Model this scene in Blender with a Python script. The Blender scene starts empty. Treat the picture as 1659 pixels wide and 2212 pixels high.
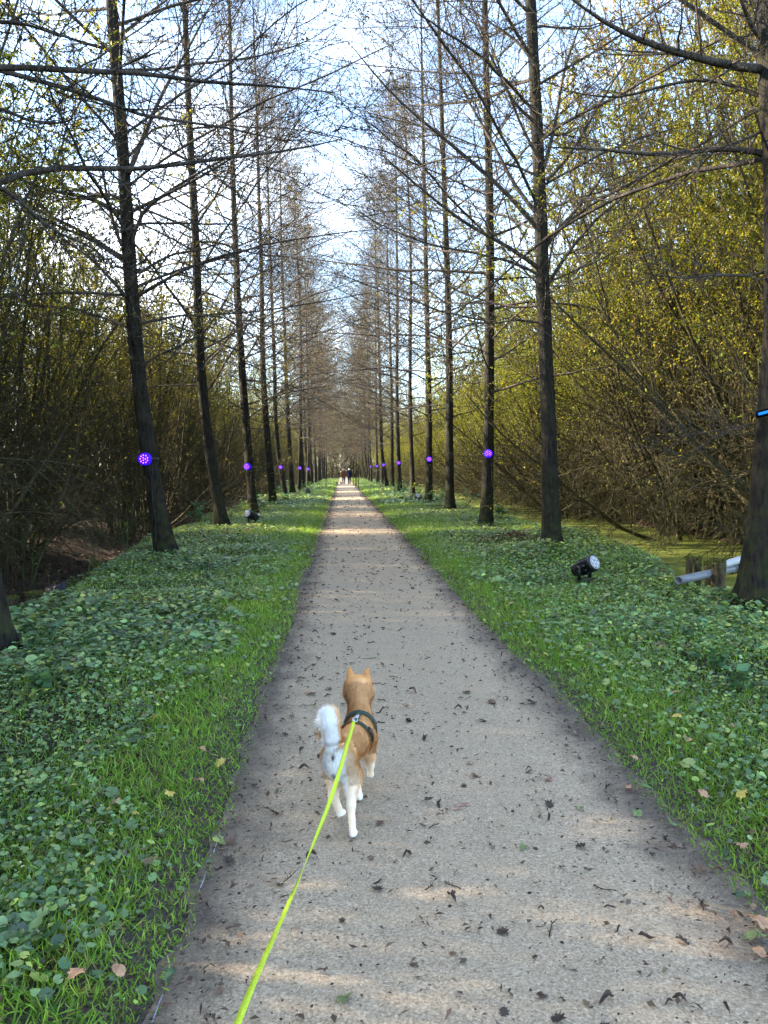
import bpy, math
import numpy as np
from mathutils import Vector, Matrix

rng = np.random.default_rng(11)
scene = bpy.context.scene
COL = scene.collection
PI = math.pi

# ------------------------------------------------------------------ camera maths
F_PX, CX, CY, CAM_H = 1660.0, 829.5, 1106.0, 1.5      # photo measured on a 1659 x 2212 copy
PITCH, YAW, ROLL = math.atan(91 / 1660), math.atan(89.5 / 1660), -0.02
CAM_R = np.array((Matrix.Rotation(-YAW, 3, 'Z') @ Matrix.Rotation(PI / 2 - PITCH, 3, 'X') @ Matrix.Rotation(ROLL, 3, 'Z')))


def ray(px, py):
    return CAM_R @ np.array([(px - CX) / F_PX, -(py - CY) / F_PX, -1.0])


def ground_at(px, py, z=0.0):
    d = ray(px, py)
    t = (z - CAM_H) / d[2]
    return np.array([0, 0, CAM_H]) + d * t


def at_y(px, py, Y):
    d = ray(px, py)
    return np.array([0, 0, CAM_H]) + d * (Y / d[1])


# ------------------------------------------------------------------ helpers
def nrm(a):
    return a / np.maximum(np.linalg.norm(a, axis=-1, keepdims=True), 1e-9)


def hash2(ix, iy, s=0):
    n = (ix.astype(np.int64) * 374761393 + iy.astype(np.int64) * 668265263 + s * 1442695041) & 0x7fffffff
    n = ((n ^ (n >> 13)) * 1274126177) & 0x7fffffff
    n = n ^ (n >> 16)
    return (n & 0xffff) / 65535.0


def vnoise(x, y, s=0):
    x = np.asarray(x, float); y = np.asarray(y, float)
    ix = np.floor(x); iy = np.floor(y)
    fx = x - ix; fy = y - iy
    fx = fx * fx * (3 - 2 * fx); fy = fy * fy * (3 - 2 * fy)
    a = hash2(ix, iy, s); b = hash2(ix + 1, iy, s); c = hash2(ix, iy + 1, s); d = hash2(ix + 1, iy + 1, s)
    return (a * (1 - fx) + b * fx) * (1 - fy) + (c * (1 - fx) + d * fx) * fy


def sstep(a, b, x):
    t = np.clip((np.asarray(x, float) - a) / (b - a), 0, 1)
    return t * t * (3 - 2 * t)


class MB:
    def __init__(s):
        s.V = []; s.T = []; s.Q = []; s.C = []; s.MT = []; s.MQ = []; s.n = 0

    def add(s, V, tris=None, quads=None, col=None, mat=0):
        V = np.asarray(V, float).reshape(-1, 3)
        if tris is not None and len(tris):
            t = np.asarray(tris, np.int64).reshape(-1, 3) + s.n
            s.T.append(t); s.MT.append(np.full(len(t), mat))
        if quads is not None and len(quads):
            q = np.asarray(quads, np.int64).reshape(-1, 4) + s.n
            s.Q.append(q); s.MQ.append(np.full(len(q), mat))
        if col is None:
            col = np.ones((len(V), 3))
        s.C.append(np.broadcast_to(np.asarray(col, float), (len(V), 3)))
        s.V.append(V); s.n += len(V)

    def mesh(s, name, mats, smooth=True, color=False):
        V = np.concatenate(s.V)
        T = np.concatenate(s.T) if s.T else np.zeros((0, 3), np.int64)
        Q = np.concatenate(s.Q) if s.Q else np.zeros((0, 4), np.int64)
        me = bpy.data.meshes.new(name)
        me.vertices.add(len(V)); me.vertices.foreach_set('co', V.astype(np.float32).ravel())
        loops = np.concatenate([T.ravel(), Q.ravel()]).astype(np.int32)
        me.loops.add(len(loops)); me.loops.foreach_set('vertex_index', loops)
        ls = np.concatenate([np.arange(len(T)) * 3, len(T) * 3 + np.arange(len(Q)) * 4]).astype(np.int32)
        me.polygons.add(len(ls)); me.polygons.foreach_set('loop_start', ls)
        mi = np.concatenate(s.MT + s.MQ).astype(np.int32)
        for m in (mats if isinstance(mats, (list, tuple)) else [mats]):
            me.materials.append(m)
        if mi.max(initial=0) > 0:
            me.polygons.foreach_set('material_index', mi)
        if smooth:
            me.polygons.foreach_set('use_smooth', np.ones(len(ls), bool))
        if color:
            C = np.concatenate(s.C)
            at = me.attributes.new('col', 'FLOAT_COLOR', 'POINT')
            at.data.foreach_set('color', np.concatenate([C, np.ones((len(C), 1))], 1).astype(np.float32).ravel())
        me.update(calc_edges=True)
        return me

    def obj(s, name, mats, parent=None, smooth=True, color=False, loc=None):
        return link(name, s.mesh(name, mats, smooth, color), parent, loc)


def link(name, data, parent=None, loc=None):
    o = bpy.data.objects.new(name, data)
    COL.objects.link(o)
    if parent is not None:
        o.parent = parent
    if loc is not None:
        o.location = loc
    return o


def tag(o, label=None, cat=None, group=None, kind=None):
    if label: o['label'] = label
    if cat: o['category'] = cat
    if group: o['group'] = group
    if kind: o['kind'] = kind
    return o


def empty(name, loc, label, cat, group=None, rz=0.0):
    o = link(name, None)
    o.location = [float(v) for v in loc]
    o.rotation_euler = (0, 0, rz)
    o.empty_display_size = 0.2
    return tag(o, label, cat, group)


def copy_tree(src, loc=None, rz=None, scale=None, label=None, group=None):
    c = src.copy(); COL.objects.link(c)
    if loc is not None: c.location = [float(v) for v in loc]
    if rz is not None: c.rotation_euler = (c.rotation_euler[0], c.rotation_euler[1], rz)
    if scale is not None: c.scale = scale if hasattr(scale, '__len__') else (scale,) * 3
    if label: c['label'] = label
    if group: c['group'] = group
    for ch in list(src.children):
        d = ch.copy(); COL.objects.link(d); d.parent = c
        for g in list(ch.children):
            e = g.copy(); COL.objects.link(e); e.parent = d
    return c


def tubes(mb, P, R, k=4, col=None, mat=0, cap=False, twist=0.0):
    """P (B,N,3), R (B,N): B tubes at once"""
    P = np.asarray(P, float); R = np.asarray(R, float)
    if P.ndim == 2: P = P[None]; R = R[None]
    B, N, _ = P.shape
    if B == 0: return
    T = np.gradient(P, axis=1); T = nrm(T)
    mean = nrm(P[:, -1] - P[:, 0] + 1e-6)
    ref = np.where(np.abs(mean[:, 2:3]) > 0.8, np.array([[1.0, 0.13, 0]]), np.array([[0.07, 0.03, 1.0]]))
    U = nrm(np.cross(T, ref[:, None, :])); W = np.cross(T, U)
    a = np.arange(k) * 2 * PI / k + twist
    V = P[:, :, None, :] + R[:, :, None, None] * (np.cos(a)[None, None, :, None] * U[:, :, None, :] + np.sin(a)[None, None, :, None] * W[:, :, None, :])
    b = np.arange(B)[:, None, None] * N * k
    i = np.arange(N - 1)[None, :, None] * k
    j = np.arange(k)[None, None, :]; j2 = (j + 1) % k
    q = np.stack([b + i + j, b + i + j2, b + i + k + j2, b + i + k + j], -1).reshape(-1, 4)
    tr = None
    if cap:
        cs = []
        for bb in range(B):
            for e in (0, N - 1):
                o = bb * N * k + e * k
                for m in range(1, k - 1):
                    cs.append((o, o + m + 1, o + m) if e == 0 else (o, o + m, o + m + 1))
        tr = cs
    if col is not None:
        col = np.asarray(col, float)
        if col.ndim == 2: col = np.repeat(col, N * k, 0)
    mb.add(V.reshape(-1, 3), tr, q, col, mat)


def grow(P0, D0, L, N, curve=0.0, wig=0.1, r=rng):
    """curved polylines; curve>0 turns up, <0 droops"""
    B = len(P0); P = np.zeros((B, N, 3)); P[:, 0] = P0
    d = nrm(D0); step = (np.asarray(L) / (N - 1))[:, None]
    cv = np.broadcast_to(np.asarray(curve, float), (B,))[:, None]
    for i in range(1, N):
        d = d + r.normal(0, wig, (B, 3)); d[:, 2:3] += cv / (N - 1)
        d = nrm(d)
        P[:, i] = P[:, i - 1] + d * step
    return P


def along(P, t):
    """P (B,N,3), t (B,m) -> points, tangents (B,m,3)"""
    B, N, _ = P.shape
    x = np.clip(t, 0, 1) * (N - 1); i = np.clip(np.floor(x).astype(int), 0, N - 2); f = (x - i)[..., None]
    bi = np.arange(B)[:, None]
    a = P[bi, i]; b = P[bi, i + 1]
    return a * (1 - f) + b * f, nrm(b - a)


def side_dirs(T, ang, flat=0.5, r=rng):
    """directions at angle ang from tangents T (n,3), perpendicular component biased to horizontal"""
    n = len(T)
    v = r.normal(0, 1, (n, 3)); v[:, 2] *= (1 - flat)
    v = v - (v * T).sum(-1, keepdims=True) * T
    v = nrm(v)
    return nrm(T * np.cos(ang)[:, None] + v * np.sin(ang)[:, None])


DIAMOND = (np.array([[0, 0, 0], [0.45, 0.5, 0.12], [1, 0, 0], [0.45, -0.5, 0.12]]), np.array([[0, 2, 1], [0, 3, 2]]))
_a = np.radians([-168, -114, -66, -22, 22, 66, 114, 168])
ROUND = (np.concatenate([[[0.0, 0, 0.0]], np.stack([np.cos(_a) * [.95, .98, 1, 1.02, 1.02, 1, .98, .95], np.sin(_a) * 1.08, 0.16 + 0.07 * np.sin(np.arange(8) * 2.1)], 1)]),
         np.array([[0, i, i + 1] for i in range(1, 8)]))
HEART = (np.array([[0, 0, 0], [-.25, .45, .1], [.25, .62, .14], [.75, .36, .1], [1.25, 0, -.05], [.75, -.36, .1], [.25, -.62, .14], [-.25, -.45, .1], [.6, 0, 0]]),
         np.array([[0, 8, 1], [1, 8, 2], [2, 8, 3], [3, 8, 4], [4, 8, 5], [5, 8, 6], [6, 8, 7], [7, 8, 0]]))
BLADE = (np.array([[0, -.5, 0], [0, .5, 0], [.45, .42, .05], [.45, -.42, .05], [.8, .25, .2], [.8, -.25, .2], [1, 0, .42]]),
         np.array([[0, 1, 2], [0, 2, 3], [3, 2, 4], [3, 4, 5], [5, 4, 6]]))
BLADE1 = (np.array([[0, -.5, 0], [0, .5, 0], [1, 0, .25]]), np.array([[0, 1, 2]]))


def leaves(mb, tpl, P, axis, normal, L, W, col, mat=0):
    tv, tt = tpl
    n = len(P)
    if n == 0: return
    axis = nrm(axis); side = nrm(np.cross(normal, axis)); nn = np.cross(axis, side)
    L = np.broadcast_to(np.asarray(L, float), (n,)); W = np.broadcast_to(np.asarray(W, float), (n,))
    V = (P[:, None, :] + tv[None, :, 0:1] * (axis * L[:, None])[:, None, :] + tv[None, :, 1:2] * (side * W[:, None])[:, None, :]
         + tv[None, :, 2:3] * (nn * L[:, None])[:, None, :])
    m = len(tv)
    t = (np.arange(n)[:, None, None] * m + tt[None]).reshape(-1, 3)
    mb.add(V.reshape(-1, 3), t, None, np.repeat(np.asarray(col, float), m, 0), mat)


def pick(pal, w, n, jit=0.18, r=rng):
    pal = np.asarray(pal, float); w = np.asarray(w, float)
    c = pal[r.choice(len(pal), n, p=w / w.sum())]
    return np.clip(c * np.exp(r.normal(0, jit, (n, 1))) * np.exp(r.normal(0, jit * .3, (n, 3))), 0, 1)


def box(mb, c, s, col=None, mat=0, M=None):
    c = np.array(c); s = np.array(s) / 2
    v = np.array([[x, y, z] for x in (-1, 1) for y in (-1, 1) for z in (-1, 1)]) * s
    if M is not None: v = v @ np.array(M).T
    mb.add(v + c, None, [(0, 1, 3, 2), (4, 6, 7, 5), (0, 4, 5, 1), (2, 3, 7, 6), (0, 2, 6, 4), (1, 5, 7, 3)], col, mat)


# ------------------------------------------------------------------ implicit surfaces
def sd_cone(p, a, b, r1, r2):
    a = np.asarray(a, float); b = np.asarray(b, float)
    d = b - a; t = np.clip(((p - a) @ d) / max(d @ d, 1e-9), 0, 1)
    return np.linalg.norm(p - a - t[:, None] * d, axis=1) - (r1 + (r2 - r1) * t)


def sd_ell(p, c, r, M=None):
    q = p - np.asarray(c, float)
    if M is not None: q = q @ M
    r = np.asarray(r, float)
    k0 = np.linalg.norm(q / r, axis=1); k1 = np.linalg.norm(q / (r * r), axis=1)
    return k0 * (k0 - 1) / np.maximum(k1, 1e-9)


def smin(a, b, k):
    h = np.clip(0.5 + 0.5 * (b - a) / k, 0, 1)
    return b * (1 - h) + a * h - k * h * (1 - h)


def snet(f, lo, hi, h):
    lo = np.asarray(lo, float); hi = np.asarray(hi, float)
    n = np.ceil((hi - lo) / h).astype(int) + 1
    ax = [lo[i] + np.arange(n[i]) * h for i in range(3)]
    G = np.stack(np.meshgrid(*ax, indexing='ij'), -1)
    flat = G.reshape(-1, 3)
    val = np.concatenate([f(flat[i:i + 400000]) for i in range(0, len(flat), 400000)]).reshape(n)
    ins = val < 0
    offs = [(x, y, z) for x in (0, 1) for y in (0, 1) for z in (0, 1)]
    sl = lambda o, A: A[o[0]:n[0] - 1 + o[0], o[1]:n[1] - 1 + o[1], o[2]:n[2] - 1 + o[2]]
    cnt = sum(sl(o, ins).astype(int) for o in offs)
    mask = (cnt > 0) & (cnt < 8)
    idx = np.argwhere(mask)
    acc = np.zeros((len(idx), 3)); num = np.zeros(len(idx))
    for i, o in enumerate(offs):
        for j, q in enumerate(offs):
            if j <= i or sum(abs(o[m] - q[m]) for m in range(3)) != 1: continue
            va = val[tuple((idx + o).T)]; vb = val[tuple((idx + q).T)]
            m = (va < 0) != (vb < 0)
            t = np.where(m, va / np.where(m, va - vb, 1), 0)[:, None]
            acc += np.where(m[:, None], np.array(o) + t * (np.array(q) - np.array(o)), 0); num += m
    V = lo + (idx + acc / num[:, None]) * h
    vid = -np.ones(mask.shape, np.int64); vid[mask] = np.arange(len(idx))
    Q = []
    for a in range(3):
        b, c = (a + 1) % 3, (a + 2) % 3
        s0 = [slice(None)] * 3; s1 = [slice(None)] * 3
        s0[a] = slice(0, n[a] - 1); s1[a] = slice(1, n[a])
        for m in (b, c): s0[m] = slice(1, n[m] - 1); s1[m] = slice(1, n[m] - 1)
        A = ins[tuple(s0)]; B = ins[tuple(s1)]
        e = np.argwhere(A != B)
        sgn = A[tuple(e.T)]
        e = e.copy(); e[:, b] += 1; e[:, c] += 1
        eb = np.zeros(3, int); eb[b] = 1; ec = np.zeros(3, int); ec[c] = 1
        q = np.stack([vid[tuple((e - eb - ec).T)], vid[tuple((e - ec).T)], vid[tuple(e.T)], vid[tuple((e - eb).T)]], 1)
        q[~sgn] = q[~sgn][:, ::-1]
        Q.append(q)
    return V, np.concatenate(Q)


def grad(f, P, e=0.002):
    g = np.stack([f(P + np.eye(3)[i] * e) - f(P - np.eye(3)[i] * e) for i in range(3)], 1)
    return nrm(g)


# ------------------------------------------------------------------ materials
def mat(name, rough=0.8, spec=0.3):
    m = bpy.data.materials.new(name); m.use_nodes = True
    nt = m.node_tree; b = nt.nodes['Principled BSDF']
    b.inputs['Roughness'].default_value = rough
    b.inputs['Specular IOR Level'].default_value = spec
    return m, nt, b


def nd(nt, typ, **kw):
    n = nt.nodes.new(typ)
    for k, v in kw.items():
        if k.startswith('i_'):
            n.inputs[k[2:].replace('_', ' ')].default_value = v
        else:
            setattr(n, k, v)
    return n


def ramp(nt, src, stops):
    r = nt.nodes.new('ShaderNodeValToRGB')
    e = r.color_ramp.elements
    while len(e) < len(stops): e.new(0.5)
    for i, (p, c) in enumerate(stops):
        e[i].position = p
        e[i].color = (*c, 1) if hasattr(c, '__len__') else (c, c, c, 1)
    nt.links.new(src, r.inputs[0])
    return r.outputs[0]


def mixc(nt, fac, a, b, typ='MIX'):
    m = nt.nodes.new('ShaderNodeMix'); m.data_type = 'RGBA'; m.blend_type = typ
    for s, v in ((m.inputs[0], fac), (m.inputs[6], a), (m.inputs[7], b)):
        if hasattr(v, 'is_linked') or isinstance(v, bpy.types.NodeSocket): nt.links.new(v, s)
        elif hasattr(v, '__len__'): s.default_value = (*v, 1)
        else: s.default_value = v
    return m.outputs[2]


def math_n(nt, op, a, b=0.0, c=0.0):
    m = nt.nodes.new('ShaderNodeMath'); m.operation = op
    for s, v in zip(m.inputs, (a, b, c)):
        if isinstance(v, bpy.types.NodeSocket): nt.links.new(v, s)
        else: s.default_value = v
    return m.outputs[0]


def coords(nt, kind='Object', scale=(1, 1, 1)):
    tc = nt.nodes.new('ShaderNodeTexCoord'); mp = nt.nodes.new('ShaderNodeMapping')
    mp.inputs['Scale'].default_value = scale
    nt.links.new(tc.outputs[kind], mp.inputs['Vector'])
    return mp.outputs['Vector']


def noise(nt, vec, scale, detail=4, rough=0.55, out=0):
    n = nt.nodes.new('ShaderNodeTexNoise')
    n.inputs['Scale'].default_value = scale; n.inputs['Detail'].default_value = detail; n.inputs['Roughness'].default_value = rough
    nt.links.new(vec, n.inputs['Vector'])
    return n.outputs[out]


def bump(nt, b, h, strength=0.4, dist=0.02):
    n = nt.nodes.new('ShaderNodeBump'); n.inputs['Strength'].default_value = strength; n.inputs['Distance'].default_value = dist
    nt.links.new(h, n.inputs['Height']); nt.links.new(n.outputs[0], b.inputs['Normal'])


def simple(name, col, rough=0.6, spec=0.4, var=0.15, scale=30, metal=0.0):
    m, nt, b = mat(name, rough, spec)
    v = coords(nt); f = noise(nt, v, scale, 3)
    c = np.array(col)
    nt.links.new(ramp(nt, f, [(0.3, tuple(c * (1 - var))), (0.7, tuple(np.minimum(c * (1 + var), 1)))]), b.inputs['Base Color'])
    b.inputs['Metallic'].default_value = metal
    return m


def leaf_mat(name, trans=0.4, rough=0.5, spec=0.3, objvar=0.0):
    m, nt, b = mat(name, rough, spec)
    a = nt.nodes.new('ShaderNodeAttribute'); a.attribute_name = 'col'
    c = a.outputs['Color']
    if objvar > 0:
        oi = nt.nodes.new('ShaderNodeObjectInfo'); hs = nt.nodes.new('ShaderNodeHueSaturation')
        nt.links.new(math_n(nt, 'MULTIPLY_ADD', oi.outputs['Random'], objvar, 0.5 - objvar / 2), hs.inputs['Hue'])
        nt.links.new(math_n(nt, 'MULTIPLY_ADD', oi.outputs['Random'], 0.4, 0.8), hs.inputs['Value'])
        nt.links.new(c, hs.inputs['Color']); c = hs.outputs[0]
    nt.links.new(c, b.inputs['Base Color'])
    if trans <= 0: return m
    tr = nt.nodes.new('ShaderNodeBsdfTranslucent')
    nt.links.new(mixc(nt, 1.0, c, (1.25, 1.15, 0.6), 'MULTIPLY'), tr.inputs['Color'])
    mx = nt.nodes.new('ShaderNodeMixShader'); mx.inputs[0].default_value = trans
    nt.links.new(b.outputs[0], mx.inputs[1]); nt.links.new(tr.outputs[0], mx.inputs[2])
    nt.links.new(mx.outputs[0], nt.nodes['Material Output'].inputs['Surface'])
    return m


def bark_mat(name, dark, light, moss=0.0, mosscol=(0.05, 0.06, 0.015)):
    m, nt, b = mat(name, 0.9, 0.2)
    v = coords(nt, 'Object', (9, 9, 1.6))
    f = noise(nt, v, 3.0, 6, 0.65)
    v2 = coords(nt, 'Object', (1, 1, 1)); f2 = noise(nt, v2, 2.3, 3)
    c = ramp(nt, f, [(0.37, dark), (0.5, tuple((np.array(dark) + np.array(light)) / 2)), (0.65, light)])
    c = mixc(nt, math_n(nt, 'MULTIPLY', ramp(nt, f2, [(0.5, 0.0), (0.7, 1.0)]), 0.5), c, tuple(np.array(light) * 1.25))
    if moss > 0:
        sp = nt.nodes.new('ShaderNodeSeparateXYZ'); nt.links.new(v2, sp.inputs[0])
        low = nt.nodes.new('ShaderNodeMapRange'); low.inputs[1].default_value = 1.6; low.inputs[2].default_value = 0.0
        nt.links.new(sp.outputs[2], low.inputs[0])
        f3 = noise(nt, v2, 7, 4)
        k = math_n(nt, 'MULTIPLY', math_n(nt, 'ADD', low.outputs[0], 0.35), ramp(nt, f3, [(0.42, 0.0), (0.62, moss)]))
        c = mixc(nt, k, c, mosscol)
    nt.links.new(c, b.inputs['Base Color'])
    bump(nt, b, f, 1.0, 0.06)
    return m


def emit_mat(name, col, strength):
    m = bpy.data.materials.new(name); m.use_nodes = True
    nt = m.node_tree; b = nt.nodes['Principled BSDF']
    b.inputs['Base Color'].default_value = (0.02, 0.02, 0.03, 1)
    b.inputs['Emission Color'].default_value = (*col, 1); b.inputs['Emission Strength'].default_value = strength
    b.inputs['Specular IOR Level'].default_value = 0.0; b.inputs['Roughness'].default_value = 1.0
    return m
# ------------------------------------------------------------------ terrain, path, water
PC, PHW = 0.40, 1.0


def height(x, y):
    x = np.asarray(x, float); y = np.asarray(y, float)
    ax = np.abs(x - PC) - PHW
    h = 0.022 * sstep(0.0, 0.4, ax)
    h = h + (vnoise(x * 1.4, y * 1.4, 1) - 0.5) * 0.09 * sstep(0.15, 1.0, ax) + (vnoise(x * .4, y * .4, 2) - 0.55) * 0.14 * sstep(0.4, 2, ax)
    h = h + 0.04 * np.exp(-((x + 3.4) ** 2 + (y - 7.6) ** 2) / 0.6) + 0.03 * np.exp(-((x - 3.0) ** 2 + (y - 17.5) ** 2) / 0.9)
    w = (vnoise(y * .25, x * 0, 5) - .5) * 0.7
    eb = -4.35 + w * .4 + 1.05 * sstep(18.0, 8.0, y)
    h = h - 0.55 * sstep(eb, eb - .75, x) + 0.32 * sstep(-6.2, -7.6, x)
    er = 4.8 + w * .6 - .75 * np.exp(-((y - 9.6) / 1.6) ** 2)
    h = h - 0.95 * sstep(er, er + 1.15, x) + 0.85 * sstep(9.0 + w, 10.4 + w, x)
    far = sstep(10, 30, np.abs(x))
    return h + far * (vnoise(x * .1, y * .1, 6) - .5) * .8


def build_ground():
    m, nt, b = mat('soil_and_litter', 0.95, 0.15)
    v = coords(nt, 'Object')
    f = noise(nt, v, 6, 6, .7); f2 = noise(nt, v, 1.1, 4, .6); f3 = noise(nt, v, 45, 3, .6)
    soil = ramp(nt, f, [(.3, (.018, .014, .010)), (.7, (.050, .038, .026))])
    green = ramp(nt, f3, [(.35, (.016, .026, .010)), (.65, (.04, .062, .018))])
    verge = mixc(nt, ramp(nt, f2, [(.42, 0.), (.6, .75)]), soil, green)
    spg = nt.nodes.new('ShaderNodeSeparateXYZ'); nt.links.new(v, spg.inputs[0])
    axg = math_n(nt, 'ABSOLUTE', math_n(nt, 'SUBTRACT', spg.outputs[0], PC))
    axg = math_n(nt, 'ADD', axg, math_n(nt, 'MULTIPLY', math_n(nt, 'SUBTRACT', f2, .5), .5))
    ke = nt.nodes.new('ShaderNodeMapRange'); ke.inputs[1].default_value = 1.45; ke.inputs[2].default_value = 1.15
    nt.links.new(axg, ke.inputs[0])
    verge = mixc(nt, ke.outputs[0], verge, ramp(nt, f3, [(.3, (.030, .025, .021)), (.7, (.105, .085, .068))]))
    litter = ramp(nt, f3, [(.3, (.016, .011, .008)), (.55, (.045, .029, .019)), (.75, (.085, .057, .036))])
    sp = nt.nodes.new('ShaderNodeSeparateXYZ'); nt.links.new(v, sp.inputs[0])
    wob = math_n(nt, 'MULTIPLY', math_n(nt, 'SUBTRACT', f2, .5), 1.2)
    xx = math_n(nt, 'ABSOLUTE', math_n(nt, 'ADD', math_n(nt, 'SUBTRACT', sp.outputs[0], .3), wob))
    k = nt.nodes.new('ShaderNodeMapRange'); k.inputs[1].default_value = 4.9; k.inputs[2].default_value = 5.5
    nt.links.new(xx, k.inputs[0])
    nt.links.new(mixc(nt, k.outputs[0], verge, litter), b.inputs['Base Color'])
    bump(nt, b, f3, .8, .02)
    xs = np.unique(np.concatenate([np.linspace(-7, 11, 91), np.linspace(-30, -7, 24), np.linspace(11, 30, 20), [-400, -200, -90, -50, 50, 90, 200, 400]]))
    ys = np.unique(np.concatenate([np.linspace(-4, 24, 112), np.linspace(24, 60, 60), np.linspace(60, 200, 60), [-60, -20, -10, 260, 360, 500, 800]]))
    X, Y = np.meshgrid(xs, ys, indexing='ij')
    Z = height(X, Y)
    V = np.stack([X, Y, Z], -1).reshape(-1, 3)
    i = np.arange(len(xs) - 1)[:, None] * len(ys) + np.arange(len(ys) - 1)[None]
    q = np.stack([i, i + len(ys), i + len(ys) + 1, i + 1], -1).reshape(-1, 4)
    mb = MB(); mb.add(V, None, q)
    tag(mb.obj('ground', m), kind='structure')

    # path
    m, nt, b = mat('path_gravel', 0.92, 0.2)
    v = coords(nt, 'Object')
    g1 = noise(nt, v, 110, 4, .75); g2 = noise(nt, v, 60, 4, .7); g3 = noise(nt, v, 2.2, 5, .65); g4 = noise(nt, v, 9, 5, .7)
    base = ramp(nt, g1, [(.32, (.12, .083, .050)), (.47, (.36, .270, .172)), (.66, (.70, .565, .39))])
    base = mixc(nt, ramp(nt, g2, [(.35, .35), (.6, 0.)]), base, (.17, .145, .12))
    base = mixc(nt, ramp(nt, g3, [(.4, 0.), (.65, .45)]), base, mixc(nt, .5, base, (.42, .32, .22)))
    base = mixc(nt, ramp(nt, g4, [(.55, 0.), (.75, .30)]), base, (.14, .115, .095))
    vo = nt.nodes.new('ShaderNodeTexVoronoi'); vo.inputs['Scale'].default_value = 85; nt.links.new(v, vo.inputs['Vector'])
    base = mixc(nt, ramp(nt, vo.outputs['Distance'], [(.10, .55), (.2, 0.)]), base, (.10, .085, .07))
    vp = nt.nodes.new('ShaderNodeTexVoronoi'); vp.inputs['Scale'].default_value = 130; nt.links.new(v, vp.inputs['Vector'])
    sc_ = nt.nodes.new('ShaderNodeSeparateColor'); nt.links.new(vp.outputs['Color'], sc_.inputs[0])
    peb = ramp(nt, sc_.outputs[0], [(.0, (.14, .100, .062)), (.2, (.27, .203, .130)), (.6, (.43, .33, .21)), (.9, (.58, .46, .31)), (1.0, (.76, .64, .48))])
    base = mixc(nt, .28, base, peb)
    sp = nt.nodes.new('ShaderNodeSeparateXYZ'); nt.links.new(v, sp.inputs[0])
    ax = math_n(nt, 'ABSOLUTE', math_n(nt, 'SUBTRACT', sp.outputs[0], PC))
    ax = math_n(nt, 'ADD', ax, math_n(nt, 'MULTIPLY', math_n(nt, 'SUBTRACT', g3, .5), .5))
    ax = math_n(nt, 'ADD', ax, math_n(nt, 'MULTIPLY', math_n(nt, 'SUBTRACT', g4, .5), .22))
    soilk = nt.nodes.new('ShaderNodeMapRange'); soilk.inputs[1].default_value = .66; soilk.inputs[2].default_value = .94
    nt.links.new(ax, soilk.inputs[0])
    dirt = ramp(nt, g2, [(.3, (.038, .030, .025)), (.7, (.14, .112, .088))])
    base = mixc(nt, math_n(nt, 'MULTIPLY', soilk.outputs[0], .88), base, dirt)
    nt.links.new(base, b.inputs['Base Color'])
    bump(nt, b, math_n(nt, 'ADD', g1, math_n(nt, 'MULTIPLY', g4, 1.5)), .55, .012)
    ys = np.unique(np.concatenate([np.linspace(-4, 20, 400), np.linspace(20, 60, 200), np.linspace(60, 200, 140)]))
    u = np.linspace(-1, 1, 25)
    eL = PHW + (vnoise(ys * .8, ys * 0, 21) - .5) * .16 + (vnoise(ys * 7, ys * 0, 22) - .5) * .07
    eR = PHW + (vnoise(ys * .8, ys * 0, 23) - .5) * .16 + (vnoise(ys * 7, ys * 0, 24) - .5) * .07
    U, Yg = np.meshgrid(u, ys, indexing='ij')
    X = PC + np.where(U < 0, U * eL[None], U * eR[None])
    Z = np.maximum(height(X, Yg), 0) + .006 + .012 * (1 - U ** 2) + (vnoise(X * 2.5, Yg * 2.5, 9) - .5) * .012 * (1 - np.abs(U))
    V = np.stack([X, Yg, Z], -1).reshape(-1, 3)
    i = np.arange(len(u) - 1)[:, None] * len(ys) + np.arange(len(ys) - 1)[None]
    q = np.stack([i, i + len(ys), i + len(ys) + 1, i + 1], -1).reshape(-1, 4)
    mb = MB(); mb.add(V, None, q); tag(mb.obj('path', m), kind='structure')

    # duckweed covered ditch water
    m, nt, b = mat('duckweed_water', 0.6, 0.4)
    v = coords(nt, 'Object')
    d1 = noise(nt, v, 120, 2, .6); d2 = noise(nt, v, .9, 5, .7)
    dw = ramp(nt, d1, [(.3, (.085, .105, .015)), (.6, (.17, .20, .035)), (.8, (.25, .28, .07))])
    gap = ramp(nt, d2, [(.62, 0.), (.70, .8)])
    nt.links.new(mixc(nt, gap, dw, (.02, .025, .012)), b.inputs['Base Color'])
    mb = MB()
    yy = np.linspace(0, 120, 61)
    xx = np.array([4.9, 6.5, 8.0, 9.8])
    X, Y = np.meshgrid(xx, yy, indexing='ij')
    V = np.stack([X, Y, np.full_like(X, -.50)], -1).reshape(-1, 3)
    i = np.arange(3)[:, None] * 61 + np.arange(60)[None]
    mb.add(V, None, np.stack([i, i + 61, i + 62, i + 1], -1).reshape(-1, 4))
    tag(mb.obj('water', m), kind='structure')


# ------------------------------------------------------------------ ground cover
def scatter(n, y0, y1, power, side):
    """random points on the verges; density along y ~ y**-power"""
    u = rng.random(n)
    if abs(power - 1) < 1e-6: y = y0 * (y1 / y0) ** u
    else: y = (y0 ** (1 - power) + u * (y1 ** (1 - power) - y0 ** (1 - power))) ** (1 / (1 - power))
    x = PC + side * (PHW - .08 + rng.random(n) * 4.7)
    return x, y


TREE_BASES = []     # (x, y, r) filled by the trees; cover rises a little round them


def in_view(x, y, m=0.6):
    w = 0.53 * y + m
    return (x > -.46 * y - m) & (x < .60 * y + m)


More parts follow.
